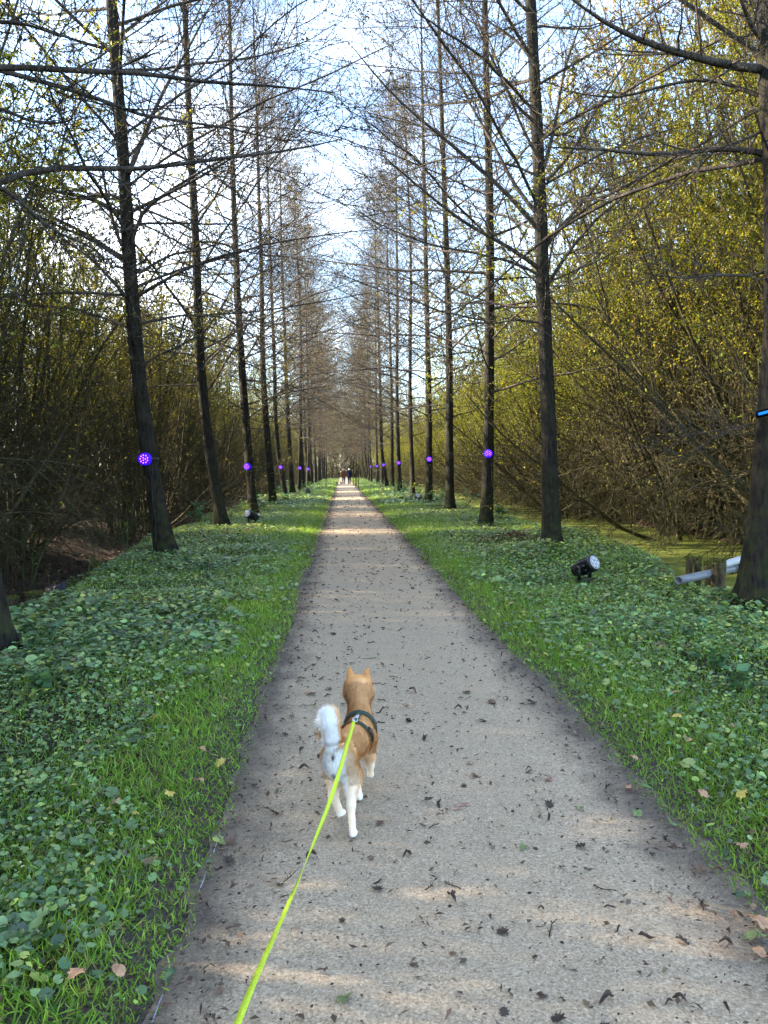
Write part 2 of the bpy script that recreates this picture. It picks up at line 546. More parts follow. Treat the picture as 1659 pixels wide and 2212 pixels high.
def build_cover():
    mleaf = leaf_mat('ground_leaf', .20, .36, .6)
    mgrass = leaf_mat('grass_blade', .35, .5, .3)
    mb = MB()
    pal = [(.052, .105, .036), (.130, .225, .075), (.20, .30, .100), (.28, .36, .075), (.31, .34, .08), (.15, .10, .055)]
    pw = [4.5, 4.5, 3.0, 1.5, .5, .35]
    for side in (-1, 1):
        for (n, y0, y1, s0, s1, tpl) in ((46000, 1.3, 5.5, .010, .022, ROUND), (36000, 5.5, 13, .012, .026, ROUND),
                                         (42000, 13, 32, .020, .038, HEART), (26000, 32, 130, .05, .11, DIAMOND)):
            n = int(n * (1.0 if side < 0 else .95))
            x, y = scatter(n, y0, y1, 1.0 if y0 < 5 else 1.3, side)
            ax = np.abs(x - PC) - PHW
            patch = vnoise(x * 1.1, y * 1.1, 31) * .6 + vnoise(x * 3.1, y * 3.1, 32) * .4
            keep = (rng.random(n) < sstep(.08, .55, ax + (patch - .5) * .5) * .97 + .06) & (patch > .26 - .25 * sstep(.6, 1.5, ax)) & in_view(x, y)
            x, y, ax, patch = x[keep], y[keep], ax[keep], patch[keep]; n = len(x)
            big = vnoise(x * .9, y * .9, 33)
            mound = sum((np.exp(-((x - bx) ** 2 + (y - by) ** 2) / .7) for bx, by, _ in TREE_BASES[:8]), np.zeros(n))
            s = (s0 + (s1 - s0) * rng.random(n) ** 1.3) * (.8 + .5 * sstep(.45, .8, big) + .5 * np.minimum(mound, 1) * sstep(.5, 2.0, ax))
            hgt = (.004 + rng.random(n) * (.075 + .10 * sstep(.4, .8, big) * sstep(.4, 1.6, ax) + .07 * np.minimum(mound, 1)))
            s = np.where(rng.random(n) < .05, s * rng.uniform(1.5, 2.3, n), s)
            hgt *= .85 + .6 * (y0 > 30)
            P = np.stack([x, y, height(x, y) + hgt], 1)
            N = nrm(np.stack([rng.normal(0, .34, n), rng.normal(-.08, .34, n), np.ones(n)], 1))
            A = rng.normal(0, 1, (n, 3)); A[:, 2] *= .15
            A = A - (A * N).sum(1, keepdims=True) * N
            c = pick(pal, pw, n, .22)
            k = (sstep(.55, .75, vnoise(x * .35, y * .35, 34)) * .5)[:, None]
            c = c * (1 - k) + c * np.array([1.5, 1.2, .75]) * k
            kind = rng.random(n) + (vnoise(x * 1.7, y * 1.7, 35) - .5) * .5
            for sel, tq, f_ in ((kind < .62, tpl, 1.0), ((kind >= .62) & (kind < .84), HEART if y0 < 30 else DIAMOND, 1.0), (kind >= .84, DIAMOND, 1.9)):
                leaves(mb, tq, P[sel], A[sel], N[sel], s[sel] * f_, (s * rng.uniform(.85, 1.15, n))[sel] * (1 if f_ == 1 else .9), c[sel])
    tag(mb.obj('ground_ivy_cover', mleaf, color=True), 'low carpet of round green ivy leaves covering both verges', 'ground cover', kind='stuff')

    mb = MB()
    gp = [(.13, .25, .032), (.19, .34, .040), (.26, .41, .05), (.27, .34, .07), (.28, .25, .11)]
    gw = [3, 5, 4, 1.6, .8]
    for side in (-1, 1):
        for (n, y0, y1, l0, l1, w, tpl) in ((120000, 1.25, 5.5, .03, .09, .0052, BLADE), (90000, 5.5, 16, .05, .12, .0095, BLADE1),
                                            (44000, 16, 45, .08, .16, .016, BLADE1), (16000, 45, 140, .12, .26, .045, BLADE1)):
            x, y = scatter(n, y0, y1, 1.0, side)
            ax = np.abs(x - PC) - PHW
            edge = (vnoise(y * .8, y * 0, 21 if side < 0 else 23) - .5) * .16
            patch = vnoise(x * 1.3, y * 1.3, 41) * .6 + vnoise(x * 4, y * 4, 42) * .4
            p = sstep(-.12, .04, ax - edge + (patch - .5) * .12) * (.97 - .66 * sstep(.35, 1.25, ax + (patch - .5) * .7)) * sstep(.16, .42, patch + .18 * (ax > .0))
            if y0 > 15: p = np.maximum(p, .75 * sstep(.0, .1, ax) * (1 - sstep(1.4, 2.2, ax)))
            keep = (rng.random(n) < p) & in_view(x, y)
            x, y, ax = x[keep], y[keep], ax[keep]; n = len(x)
            P = np.stack([x, y, height(x, y) - .003], 1)
            A = nrm(np.stack([rng.normal(0, .75, n), rng.normal(0, .75, n), np.ones(n) * 1.0], 1))
            N = nrm(np.cross(A, rng.normal(0, 1, (n, 3))))
            L = l0 + (l1 - l0) * rng.random(n) ** 1.6
            leaves(mb, tpl, P, A, N, L * (.55 + .45 * sstep(0, .3, ax)), w * rng.uniform(.7, 1.4, n), pick(gp, gw, n, .2))
    tag(mb.obj('grass', mgrass, color=True), 'bright green grass fringe along both edges of the path', 'grass', kind='stuff')

    # brown litter between the stems of the thickets, and crumbs on the path
    mlit = leaf_mat('litter_leaf', .1, .75, .2)
    mb = MB()
    br = [(.040, .025, .017), (.065, .042, .027), (.095, .060, .036), (.034, .024, .018), (.15, .11, .065)]
    n = 26000
    y = 5 * (70 / 5) ** rng.random(n)
    x = np.where(rng.random(n) < .6, -4.6 - rng.random(n) ** 1.3 * 9, 9.6 + rng.random(n) * 8)
    keep = in_view(x, y, 1.0); x, y = x[keep], y[keep]; n = len(x)
    s = (.035 + .035 * rng.random(n)) * (1 + y / 25)
    P = np.stack([x, y, height(x, y) + .01 + .03 * rng.random(n)], 1)
    leaves(mb, DIAMOND, P, rng.normal(0, 1, (n, 3)) * [1, 1, .3], nrm(rng.normal(0, .5, (n, 3)) + [0, 0, 1]), s, s * .6, pick(br, [3, 4, 3, 2, 1], n, .25))
    # leaves lost between the ivy
    n = 9500
    for side in (-1, 1):
        x, y = scatter(n // 2, 1.4, 25, 1.0, side)
        keep = in_view(x, y); x, y = x[keep], y[keep]; k = len(x)
        s = .014 + .022 * rng.random(k) * (1 + y / 25)
        P = np.stack([x, y, height(x, y) + .012 + .02 * rng.random(k)], 1)
        leaves(mb, DIAMOND, P, rng.normal(0, 1, (k, 3)) * [1, 1, .2], nrm(rng.normal(0, .35, (k, 3)) + [0, 0, 1]), s, s * .6, pick(br, [3, 4, 3, 2, 2], k, .25))
    # crumbs
    n = 12000
    y = 1.2 * (60 / 1.2) ** rng.random(n)
    u = rng.normal(0, 1, n); x = PC + np.where(rng.random(n) < .55, rng.uniform(-.95, .95, n), np.sign(u) * (.95 - np.abs(rng.normal(0, .16, n))))
    s = (.003 + .013 * rng.random(n) ** 3) * (1 + y / 8)
    P = np.stack([x, y, np.full(n, .024) + .004 * rng.random(n)], 1)
    leaves(mb, DIAMOND, P, rng.normal(0, 1, (n, 3)) * [1, 1, .2], nrm(rng.normal(0, .5, (n, 3)) + [0, 0, 1]), s, s * .5, pick([(.03, .024, .02), (.06, .042, .03), (.10, .075, .05)], [4, 3, 1], n, .2))
    n = 2600
    y = 1.6 * (45 / 1.6) ** rng.random(n)
    x = PC + np.where(rng.random(n) < .6, rng.uniform(-.92, .92, n), rng.choice([-1, 1], n) * (.95 - np.abs(rng.normal(0, .14, n))))
    s = rng.uniform(.012, .034, n) * (1 + y / 14)
    P = np.stack([x, y, np.full(n, .026) + .006 * rng.random(n)], 1)
    leaves(mb, DIAMOND, P, rng.normal(0, 1, (n, 3)) * [1, 1, .25], nrm(rng.normal(0, .6, (n, 3)) + [0, 0, 1]), s, s * rng.uniform(.2, .6, n), pick([(.085, .060, .044), (.13, .092, .063), (.19, .14, .09)], [4, 3, 1], n, .25))
    tag(mb.obj('leaf_litter', mlit, color=True), 'brown crumbled leaf litter on path edges and thicket floor', 'leaf litter', kind='stuff')
# ------------------------------------------------------------------ avenue trees
MAT = {}


def init_mats():
    MAT['bark'] = bark_mat('alder_bark', (.005, .0045, .004), (.032, .026, .021), .5)
    MAT['twig'] = bark_mat('alder_twig', (.024, .021, .018), (.11, .091, .074))
    MAT['aleaf'] = leaf_mat('alder_leaf', .30, .6, .2)
    MAT['wstem'] = bark_mat('willow_stem', (.020, .017, .009), (.10, .084, .045), .5)
    MAT['wleaf'] = leaf_mat('willow_leaf', .45, .55, .25, .03)


ALEAF = [(.045, .040, .022), (.075, .070, .025), (.055, .035, .02), (.13, .11, .03), (.20, .12, .03)]


GOLDISH = [(.13, .10, .035), (.20, .15, .045), (.10, .085, .035), (.28, .19, .055), (.34, .26, .07)]


def alder(trunk, rad, z0, nprim, lmax, seed, explicit=(), leafn=2, twigs=6, lsc=1.0, pal=ALEAF):
    """trunk (N,3) local, rad (N,) -> meshes trunk, crown, leaves"""
    r = np.random.default_rng(seed)
    tb = MB()
    N = len(trunk); zz = np.linspace(0, 1, 70)
    tp, _ = along(trunk[None], zz[None]); tp = tp[0]
    tr = np.interp(zz * (N - 1), np.arange(N), rad)
    tr = tr * (1 + .035 * np.sin(zz * 90 + seed) + .02 * np.sin(zz * 37))
    k = 14
    a = np.arange(k) * 2 * PI / k
    T = nrm(np.gradient(tp, axis=0)); U = nrm(np.cross(T, [[0, 1.0, 0.05]])); W = np.cross(T, U)
    hz = tp[:, 2] - tp[0, 2]
    fl = np.exp(-np.maximum(hz, 0) / .28)
    rr = tr[:, None] * (1 + .05 * np.sin(3 * a + seed)[None] + .60 * fl[:, None] * (1 + .5 * np.sin(5 * a + seed)[None]))
    rr = rr * (1 + .05 * (vnoise(np.repeat(a[None] * 2.2, 70, 0), hz[:, None] * 5 + seed, 3) - .5))
    V = tp[:, None] + rr[..., None] * (np.cos(a)[None, :, None] * U[:, None] + np.sin(a)[None, :, None] * W[:, None])
    i = np.arange(69)[:, None] * k; j = np.arange(k)[None]; j2 = (j + 1) % k
    tb.add(V.reshape(-1, 3), None, np.stack([i + j, i + j2, i + k + j2, i + k + j], -1).reshape(-1, 4))
    H = trunk[-1, 2]
    # primary limbs
    u = (np.arange(nprim) + r.random(nprim) * .9) / nprim
    z = z0 + (H - .4 - z0) * u ** .92
    tt = np.interp(z, trunk[:, 2], np.arange(N) / (N - 1))
    P0, _ = along(trunk[None], tt[None]); P0 = P0[0]
    az = np.arange(nprim) * 2.39996 + r.normal(0, .35, nprim) + seed
    f = np.clip((z - z0) / (H - z0), 0, 1)
    L = lmax * (1.0 - f ** 2.4) * r.uniform(.72, 1.12, nprim) * np.where(f < .06, .7, 1) + .55
    el = np.radians(15 + 34 * f ** .8 + r.normal(0, 9, nprim))
    D = np.stack([np.cos(az) * np.cos(el), np.sin(az) * np.cos(el), np.sin(el)], 1)
    P = grow(P0, D, L, 12, -.28 + .65 * f + r.normal(0, .18, nprim), .075, r)
    trr = np.interp(tt * (N - 1), np.arange(N), rad)
    Rb = np.minimum(.034, trr * .30) * (L / lmax) ** .5 * r.uniform(.7, 1.15, nprim)
    tap = np.linspace(1, 0, 12) ** .8
    R = Rb[:, None] * (.16 + .84 * tap)[None]
    if len(explicit):
        E = np.stack([e for e, _ in explicit]); ER = np.array([q for _, q in explicit])
        P = np.concatenate([E, P]); R = np.concatenate([ER[:, None] * (.16 + .84 * tap)[None], R])
        L = np.concatenate([np.linalg.norm(np.diff(E, axis=1), axis=2).sum(1), L])
    cb = MB(); lb = MB()
    tubes(cb, P, R, 6)
    # secondary
    B = len(P); m = 13
    t = (np.arange(m)[None] + r.random((B, m))) / m * .84 + .14
    p, T = along(P, t); p = p.reshape(-1, 3); T = T.reshape(-1, 3); tf = t.reshape(-1)
    Lp = np.repeat(L, m)
    d = side_dirs(T, np.radians(r.uniform(32, 62, len(p))), .45, r)
    L2 = np.clip(Lp * (.52 - .26 * tf) * r.uniform(.6, 1.25, len(p)), .22, 1.9)
    P2 = grow(p, d, L2, 7, .25, .11, r)
    Rp = np.repeat(R[:, 0], m) * (1 - tf * .8) * .42
    R2 = np.clip(Rp, .0042, .013)[:, None] * np.linspace(1, .42, 7)[None]
    tubes(cb, P2, R2, 4)
    # tertiary twigs (also the tips of limbs)
    m = twigs; B = len(P2)
    t = (np.arange(m)[None] + r.random((B, m))) / m * .88 + .12
    p, T = along(P2, t); p = p.reshape(-1, 3); T = T.reshape(-1, 3)
    d = side_dirs(T, np.radians(r.uniform(25, 60, len(p))), .25, r)
    L3 = np.clip(np.repeat(L2, m) * r.uniform(.25, .6, len(p)), .12, .55)
    P3 = grow(p, d, L3, 4, .15, .14, r)
    tubes(cb, P3, np.repeat(np.array([[.0044, .0038, .0032, .0025]]), len(P3), 0), 3)
    # leaves left on the twigs
    if leafn > 0:
        n3 = len(P3); m = int(math.ceil(leafn))
        t = r.uniform(.45, 1.0, (n3, m)); p, T = along(P3, t)
        keep = r.random((n3, m)) < leafn / m
        p = p[keep]; T = T[keep]; n = len(p)
        A = nrm(T * .4 + r.normal(0, .6, (n, 3)) + [0, 0, -.45])
        leaves(lb, DIAMOND, p, A, nrm(r.normal(0, 1, (n, 3))), lsc * r.uniform(.026, .054, n), lsc * r.uniform(.016, .032, n), pick(pal, [4, 4, 3, 2, .7], n, .2, r))
    nm = 'alder'
    return tb.mesh('trunk', MAT['bark']), cb.mesh('crown', MAT['twig']), lb.mesh('leaves', MAT['aleaf'], color=True, smooth=False)


def px_trunk(pts, Y, H, r_base, r_top=.02, zbase=None, ywob=.12, seed=0):
    """trunk centre line from photo points at distance Y (world) continued upward to height H"""
    W = np.array([at_y(px, py, Y) for px, py in pts])
    base = W[0].copy(); g = float(height(base[0], base[1])) - .06
    W[:, 2] = np.maximum(W[:, 2], g)
    W[0, 2] = g
    d = W[-1] - W[-3]; d = d / max(d[2], .1)
    if W[-1, 2] < H - .5:
        s = np.linspace(0, 1, 6)[1:] * (H - W[-1, 2])
        ext = W[-1] + s[:, None] * np.array([d[0] * .6, 0, 1])
        W = np.concatenate([W, ext])
    z = np.linspace(W[0, 2], W[-1, 2], 26)
    X = np.interp(z, W[:, 2], W[:, 0])
    # light smoothing
    for _ in range(2): X[1:-1] = .25 * X[:-2] + .5 * X[1:-1] + .25 * X[2:]
    Yv = Y + ywob * np.sin((z - z[0]) * .35 + seed) * np.minimum((z - z[0]) / 3, 1)
    P = np.stack([X, Yv, z], 1)
    h = (z - z[0]) / (z[-1] - z[0])
    R = r_top + (r_base - r_top) * (1 - h) ** 1.12
    return P, R


def limb(pts, Y0, Y1, r, bend=0):
    """explicit limb along photo points, running from distance Y0 to Y1"""
    n = len(pts); W = np.array([at_y(px, py, Y0 + (Y1 - Y0) * i / (n - 1)) for i, (px, py) in enumerate(pts)])
    s = np.concatenate([[0], np.cumsum(np.linalg.norm(np.diff(W, axis=0), axis=1))]); s /= s[-1]
    # catmull-ish resample to 12
    q = np.linspace(0, 1, 12)
    E = np.stack([np.interp(q, s, W[:, i]) for i in range(3)], 1)
    E[1:-1] = .25 * E[:-2] + .5 * E[1:-1] + .25 * E[2:]
    return E, r


NEAR_TREES = [
    # name key, photo points of the trunk, distance, base radius, explicit limbs
    ('L0', [(-10, 1425), (-22, 1340), (-44, 1250), (-72, 1120), (-95, 950), (-105, 700), (-105, 400), (-110, 100)], 6.5, .155,
     [([(-105, 440), (0, 393), (60, 362), (150, 358), (280, 371), (450, 345), (640, 325), (740, 300)], 6.5, 7.4, .030),
      ([(-108, 150), (0, 143), (120, 148), (240, 160), (320, 150), (400, 178), (560, 182), (720, 200)], 6.5, 6.9, .028),
      ([(-105, 420), (0, 395), (50, 440), (110, 500), (210, 535), (262, 600)], 6.5, 5.9, .022),
      ([(-100, 250), (0, 230), (60, 262), (135, 268), (160, 255)], 6.5, 5.8, .020),
      ([(-105, 60), (0, 45), (60, 52), (120, 75), (200, 95)], 6.5, 6.2, .018)]),
    ('L1', [(362, 1212), (346, 1130), (328, 1030), (312, 940), (299, 850), (285, 720), (276, 600), (271, 480), (266, 380), (258, 250), (248, 130), (240, 0)], 14.0, .150,
     [([(260, 462), (195, 425), (100, 412), (0, 368), (-80, 330)], 14, 13.0, .042),
      ([(262, 560), (190, 512), (120, 488), (0, 418), (-60, 390)], 14, 14.6, .036),
      ([(272, 640), (200, 560), (110, 500), (40, 440)], 14, 13.4, .03),
      ([(285, 525), (305, 455), (370, 410), (450, 360), (560, 310)], 14, 13.4, .038),
      ([(278, 375), (308, 300), (355, 190), (405, 110), (470, -20)], 14, 14.8, .046),
      ([(296, 640), (345, 612), (400, 580), (500, 545), (600, 530)], 14, 13.2, .034),
      ([(300, 590), (370, 548), (440, 540), (520, 500)], 14, 14.8, .030),
      ([(262, 530), (232, 440), (222, 360), (160, 255)], 14, 14.2, .034),
      ([(288, 455), (340, 430), (420, 390), (520, 330), (600, 250)], 14, 13.0, .032),
      ([(300, 720), (240, 690), (150, 665), (0, 655)], 14, 14.9, .026),
      ([(306, 790), (345, 765), (385, 750), (470, 700)], 14, 13.5, .022),
      ([(248, 110), (170, 90), (90, 60), (0, 20)], 14, 13.2, .030),
      ([(256, 80), (300, 45), (360, 0), (420, -50)], 14, 14.4, .034)]),
    ('L2', [(483, 1150), (465, 1060), (448, 960), (437, 870), (428, 760), (427, 640), (425, 540), (420, 440), (413, 330), (408, 200), (400, 0)], 20.6, .150, []),
    ('L3', [(548, 1112), (540, 1020), (530, 900), (522, 780), (516, 660), (508, 500), (500, 300), (497, 100)], 27.8, .165, []),
    ('L4', [(591, 1084), (581, 980), (571, 850), (567, 740), (566, 600), (560, 480), (556, 300)], 35.4, .165, []),
    ('R0', [(1628, 1325), (1640, 1200), (1652, 1060), (1664, 880), (1670, 740), (1676, 560), (1676, 380), (1668, 200), (1660, 80), (1652, -60)], 7.7, .172,
     [([(1668, 150), (1590, 145), (1480, 118), (1380, 88), (1290, 40), (1225, -10)], 7.7, 7.1, .047),
      ([(1680, 340), (1620, 322), (1550, 318), (1450, 335), (1380, 332), (1300, 322), (1180, 318)], 7.7, 8.2, .036),
      ([(1676, 270), (1610, 300), (1540, 325), (1480, 332)], 7.7, 7.5, .022),
      ([(1670, 215), (1600, 195), (1540, 165), (1450, 180), (1330, 215), (1210, 195)], 7.7, 8.4, .024),
      ([(1664, 110), (1625, 60), (1600, 0), (1590, -60)], 7.7, 7.4, .036),
      ([(1676, 578), (1620, 598), (1560, 592), (1470, 603), (1400, 590)], 7.7, 7.3, .020),
      ([(1668, 910), (1600, 920), (1500, 938), (1420, 950)], 7.7, 8.0, .012)]),
    ('R1', [(1191, 1192), (1188, 1100), (1185, 950), (1180, 800), (1175, 680), (1171, 600), (1172, 450), (1166, 300), (1158, 150), (1148, 0)], 13.5, .148,
     [([(1165, 580), (1110, 540), (1000, 480), (900, 400), (820, 330)], 13.5, 12.7, .040),
      ([(1166, 500), (1090, 410), (960, 300), (850, 210), (760, 100)], 13.5, 13.0, .044),
      ([(1166, 470), (1110, 400), (1060, 300), (1000, 200), (940, 60)], 13.5, 14.4, .038),
      ([(1186, 610), (1230, 540), (1290, 470), (1360, 415), (1430, 330)], 13.5, 12.9, .036),
      ([(1184, 520), (1230, 470), (1290, 400), (1330, 330), (1400, 240)], 13.5, 14.2, .036),
      ([(1180, 390), (1225, 345), (1280, 250), (1340, 150), (1400, 60)], 13.5, 13.0, .036),
      ([(1176, 360), (1200, 270), (1215, 160), (1250, 60), (1290, -40)], 13.5, 14.0, .036),
      ([(1162, 270), (1110, 225), (1060, 120), (1010, 20)], 13.5, 13.0, .034),
      ([(1170, 660), (1100, 665), (1000, 635), (900, 580)], 13.5, 14.4, .026),
      ([(1166, 350), (1120, 260), (1080, 150), (1040, 40)], 13.5, 12.8, .030),
      ([(1180, 700), (1120, 690), (1060, 700), (990, 690)], 13.5, 13.2, .022),
      ([(1162, 150), (1120, 90), (1060, 50), (990, 0)], 13.5, 14.0, .030)]),
    ('R2', [(1048, 1138), (1054, 1040), (1057, 950), (1058, 850), (1059, 700), (1062, 550), (1058, 400), (1050, 200), (1045, 0)], 19.6, .150, []),
    ('R3', [(972, 1104), (972, 950), (972, 800), (970, 700), (962, 500), (955, 300)], 26.8, .150, []),
    ('R4', [(927, 1074), (928, 950), (925, 800), (920, 600), (917, 400)], 32.8, .155, []),
]
LEFT_Y = [44.0, 50.5, 57.4, 65.0, 72.5, 79.5, 87, 94, 101, 108, 115, 122, 130, 138, 146, 154]
RIGHT_Y = [41.0, 49.0, 56.4, 63.3, 70.0, 80.5, 93.0, 100, 107, 114, 121, 129, 137, 145, 153]
ORD = ['first', 'second', 'third', 'fourth', 'fifth', 'sixth', 'seventh', 'eighth', 'ninth', 'tenth', 'eleventh', 'twelfth']
LAMPED = {'left': {2, 4, 6, 8, 10, 11}, 'right': {1, 3, 5, 7, 9, 11, 12}}
TRUNK_AT = {}      # (side, number) -> function z -> (x, y, r)


def tree_label(side, n):
    if side == 'left' and n == 1: return 'mossy nearest trunk cut by the left photo edge, branches reaching over the path'
    if side == 'left' and n == 2: return 'leaning dark alder holding the biggest purple lamp of the left row'
    if side == 'right' and n == 1: return 'thick nearest alder at the right photo edge with a blue glowing lamp strap'
    if side == 'right' and n == 2: return 'upright dark alder without lamp behind the silver-faced spotlight, right row'
    if side == 'right' and n == 3: return 'dark alder holding the biggest round purple lamp of the right row'
    lam = 'with purple lamp' if n in LAMPED[side] else 'without lamp'
    if n <= 12: return f'bare dark avenue alder {lam}, {ORD[n - 1]} trunk of the {side} row'
    return f'small distant avenue alder where the {side} row closes up behind the walkers'


def build_avenue():
    protos = {}
    cnt = {'left': 0, 'right': 0}
    for key, pts, Y, rb, ex in NEAR_TREES:
        side = 'left' if key[0] == 'L' else 'right'
        cnt[side] += 1
        H = 23.5 + {'0': .0, '1': .6, '2': -.3, '3': .9, '4': .2}[key[1]]
        P, R = px_trunk(pts, Y, H, rb, seed=ord(key[1]) + (side == 'left'))
        base = P[0].copy()
        TREE_BASES.append((base[0], base[1], rb))
        E = []
        for e in ex:
            q, r_ = limb(*e[:4]); E.append((q - base, r_))
        near = key[1] in '01'
        z0 = {'L0': 4.4, 'L1': 3.6, 'R0': 3.9, 'R1': 4.0}.get(key, 3.3)
        npr = {'L0': 60, 'L1': 66, 'R0': 58, 'R1': 64}.get(key, 88)
        tm, cm, lm = alder(P - base, R, z0, npr, 5.3 if side == 'left' else 5.8, 100 + sum(map(ord, key)) + 40 * (key == 'R0'), E,
                           leafn=1.6 if key[1] == '0' else 4.4, lsc=.8 if near else 1.0, pal=GOLDISH if key[1] in '34' else ALEAF, twigs=8 if near else 6)
        o = empty('alder_tree', base, tree_label(side, cnt[side]), 'tree', f'avenue trees of the {side} row')
        link('trunk', tm, o); link('crown', cm, o); link('leaves', lm, o)
        protos[key] = o
        TRUNK_AT[(side, cnt[side])] = (P, R)
    srcs = [protos[k] for k in ('L3', 'R3', 'L4', 'R4', 'L2', 'R2')]
    for side, ys, lat in (('left', LEFT_Y, -3.2), ('right', RIGHT_Y, 3.7)):
        for i, Y in enumerate(ys):
            cnt[side] += 1
            x = lat + rng.normal(0, .08)
            s = srcs[rng.integers(len(srcs))]
            sc = rng.uniform(.94, 1.06)
            z = float(height(x, Y)) - .05
            rz = rng.uniform(0, 2 * PI)
            copy_tree(s, (x, Y, z), rz, (sc * .95, sc * .95, sc), tree_label(side, cnt[side]), f'far trees of the {side} row' if cnt[side] > 12 else f'avenue trees of the {side} row')
            TREE_BASES.append((x, Y, .15))
            P, R = TRUNK_AT[('left' if s in (protos['L3'], protos['L4'], protos['L2']) else 'right',
                             {'L2': 3, 'L3': 4, 'L4': 5, 'R2': 3, 'R3': 4, 'R4': 5}[[k for k in protos if protos[k] is s][0]])]
            Q = (P - P[0]) * [sc * .95, sc * .95, sc]
            c, sn = math.cos(rz), math.sin(rz)
            Q = np.stack([Q[:, 0] * c - Q[:, 1] * sn, Q[:, 0] * sn + Q[:, 1] * c, Q[:, 2]], 1) + [x, Y, z]
            TRUNK_AT[(side, cnt[side])] = (Q, R * sc)


# ------------------------------------------------------------------ willow thickets
def willow(seed, H, stems, pal, pw, lean=28, zleaf=1.8, dens=6, tangle=26, leafL=(.05, .10), top=None, zramp=2.6, arch=0, low=.04):
    r = np.random.default_rng(seed)
    sb = MB(); lb = MB()
    az = r.uniform(0, 2 * PI, stems); ln = np.radians(lean) * r.random(stems) ** .7
    P0 = np.stack([np.cos(az) * r.uniform(.05, .7, stems), np.sin(az) * r.uniform(.05, .7, stems), np.full(stems, -.1)], 1)
    D = np.stack([np.cos(az) * np.sin(ln), np.sin(az) * np.sin(ln), np.cos(ln)], 1)
    L = H * r.uniform(.62, 1.08, stems)
    P = grow(P0, D, L, 13, .22, .06, r)
    R = (.018 + .045 * r.random(stems) ** 1.6)[:, None] * np.linspace(1, .18, 13)[None]
    if arch:      # old stems leaning far out and turning up
        el = np.radians(r.uniform(18, 48, arch)); R[:arch] = r.uniform(.035, .06, arch)[:, None] * np.linspace(1, .2, 13)[None]
        D[:arch] = np.stack([np.cos(az[:arch]) * np.cos(el), np.sin(az[:arch]) * np.cos(el), np.sin(el)], 1)
        P[:arch] = grow(P0[:arch], D[:arch], L[:arch] * .75, 13, .5, .07, r)
    tubes(sb, P, R, 5)
    m = 15
    t = (np.arange(m)[None] + r.random((stems, m))) / m * .85 + .13
    p, T = along(P, t); p = p.reshape(-1, 3); T = T.reshape(-1, 3); tf = t.reshape(-1)
    d = side_dirs(T, np.radians(r.uniform(22, 52, len(p))), .1, r)
    L2 = (H * .26 * (1.1 - .65 * tf) * r.uniform(.5, 1.2, len(p)))
    P2 = grow(p, d, L2, 7, .3, .10, r)
    tubes(sb, P2, np.clip(np.repeat(R[:, 0], m) * .35 * (1 - .6 * tf), .005, .015)[:, None] * np.linspace(1, .35, 7)[None], 3)
    m = 7
    t = (np.arange(m)[None] + r.random((len(P2), m))) / m * .85 + .15
    p, T = along(P2, t); p = p.reshape(-1, 3); T = T.reshape(-1, 3)
    d = side_dirs(T, np.radians(r.uniform(20, 55, len(p))), 0, r)
    L3 = np.repeat(L2, m) * r.uniform(.2, .55, len(p))
    P3 = grow(p, d, L3, 4, .1, .12, r)
    tubes(sb, P3, np.repeat(np.array([[.0052, .0045, .0036, .0026]]), len(P3), 0), 3)
    # dead arching tangle low down
    if tangle:
        az = r.uniform(0, 2 * PI, tangle); el = np.radians(r.uniform(10, 60, tangle))
        P0 = np.stack([np.cos(az) * .4, np.sin(az) * .4, r.uniform(.1, 1.6, tangle)], 1)
        D = np.stack([np.cos(az) * np.cos(el), np.sin(az) * np.cos(el), np.sin(el)], 1)
        Q = grow(P0, D, r.uniform(1.5, 4.2, tangle), 11, -1.6, .10, r)
        tubes(sb, Q, r.uniform(.008, .028, tangle)[:, None] * np.linspace(1, .25, 11)[None], 4)
        m = 9
        t = r.uniform(.2, 1, (tangle, m)); p, T = along(Q, t); p = p.reshape(-1, 3); T = T.reshape(-1, 3)
        d = side_dirs(T, np.radians(r.uniform(25, 70, len(p))), 0, r)
        Q2 = grow(p, d, r.uniform(.3, 1.5, len(p)), 6, -.5, .16, r)
        tubes(sb, Q2, np.repeat(np.linspace(.006, .0028, 6)[None], len(Q2), 0), 3)
        t = r.uniform(.2, 1, (len(Q2), 4)); p, T = along(Q2, t); p = p.reshape(-1, 3); T = T.reshape(-1, 3)
        Q3 = grow(p, side_dirs(T, np.radians(r.uniform(30, 70, len(p))), 0, r), r.uniform(.15, .6, len(p)), 4, -.2, .2, r)
        tubes(sb, Q3, np.repeat(np.linspace(.0042, .0024, 4)[None], len(Q3), 0), 3)
    # leaves
    n3 = len(P3); t = r.uniform(.15, 1.0, (n3, dens)); p, T = along(P3, t); p = p.reshape(-1, 3); T = T.reshape(-1, 3)
    clump = .5 + .5 * np.sin(p[:, 0] * 2.1 + seed) * np.sin(p[:, 1] * 1.9) + .35 * np.sin(p[:, 2] * 1.7 + p[:, 0])
    pr = sstep(zleaf, zleaf + zramp, p[:, 2]) * .9 * np.clip(clump + .45, .25, 1) + low
    keep = r.random(len(p)) < pr
    p = p[keep]; T = T[keep]; n = len(p)
    A = nrm(T * .6 + r.normal(0, .55, (n, 3)) + [0, 0, -.35])
    l = r.uniform(*leafL, n)
    cl = pick(pal, pw, n, .22, r)
    if top is not None:
        k = (r.random(n) < sstep(top, top + 4.5, p[:, 2]) * .85)[:, None]; cl = np.where(k, pick(GOLD, [4, 3, 3, 1.6, 2], n, .2, r), cl)
    leaves(lb, DIAMOND, p, A, nrm(r.normal(0, .7, (n, 3)) + [0, 0, .8]), l, l * r.uniform(.36, .55, n), cl)
    return sb.mesh('stems', MAT['wstem']), lb.mesh('foliage', MAT['wleaf'], color=True, smooth=False)


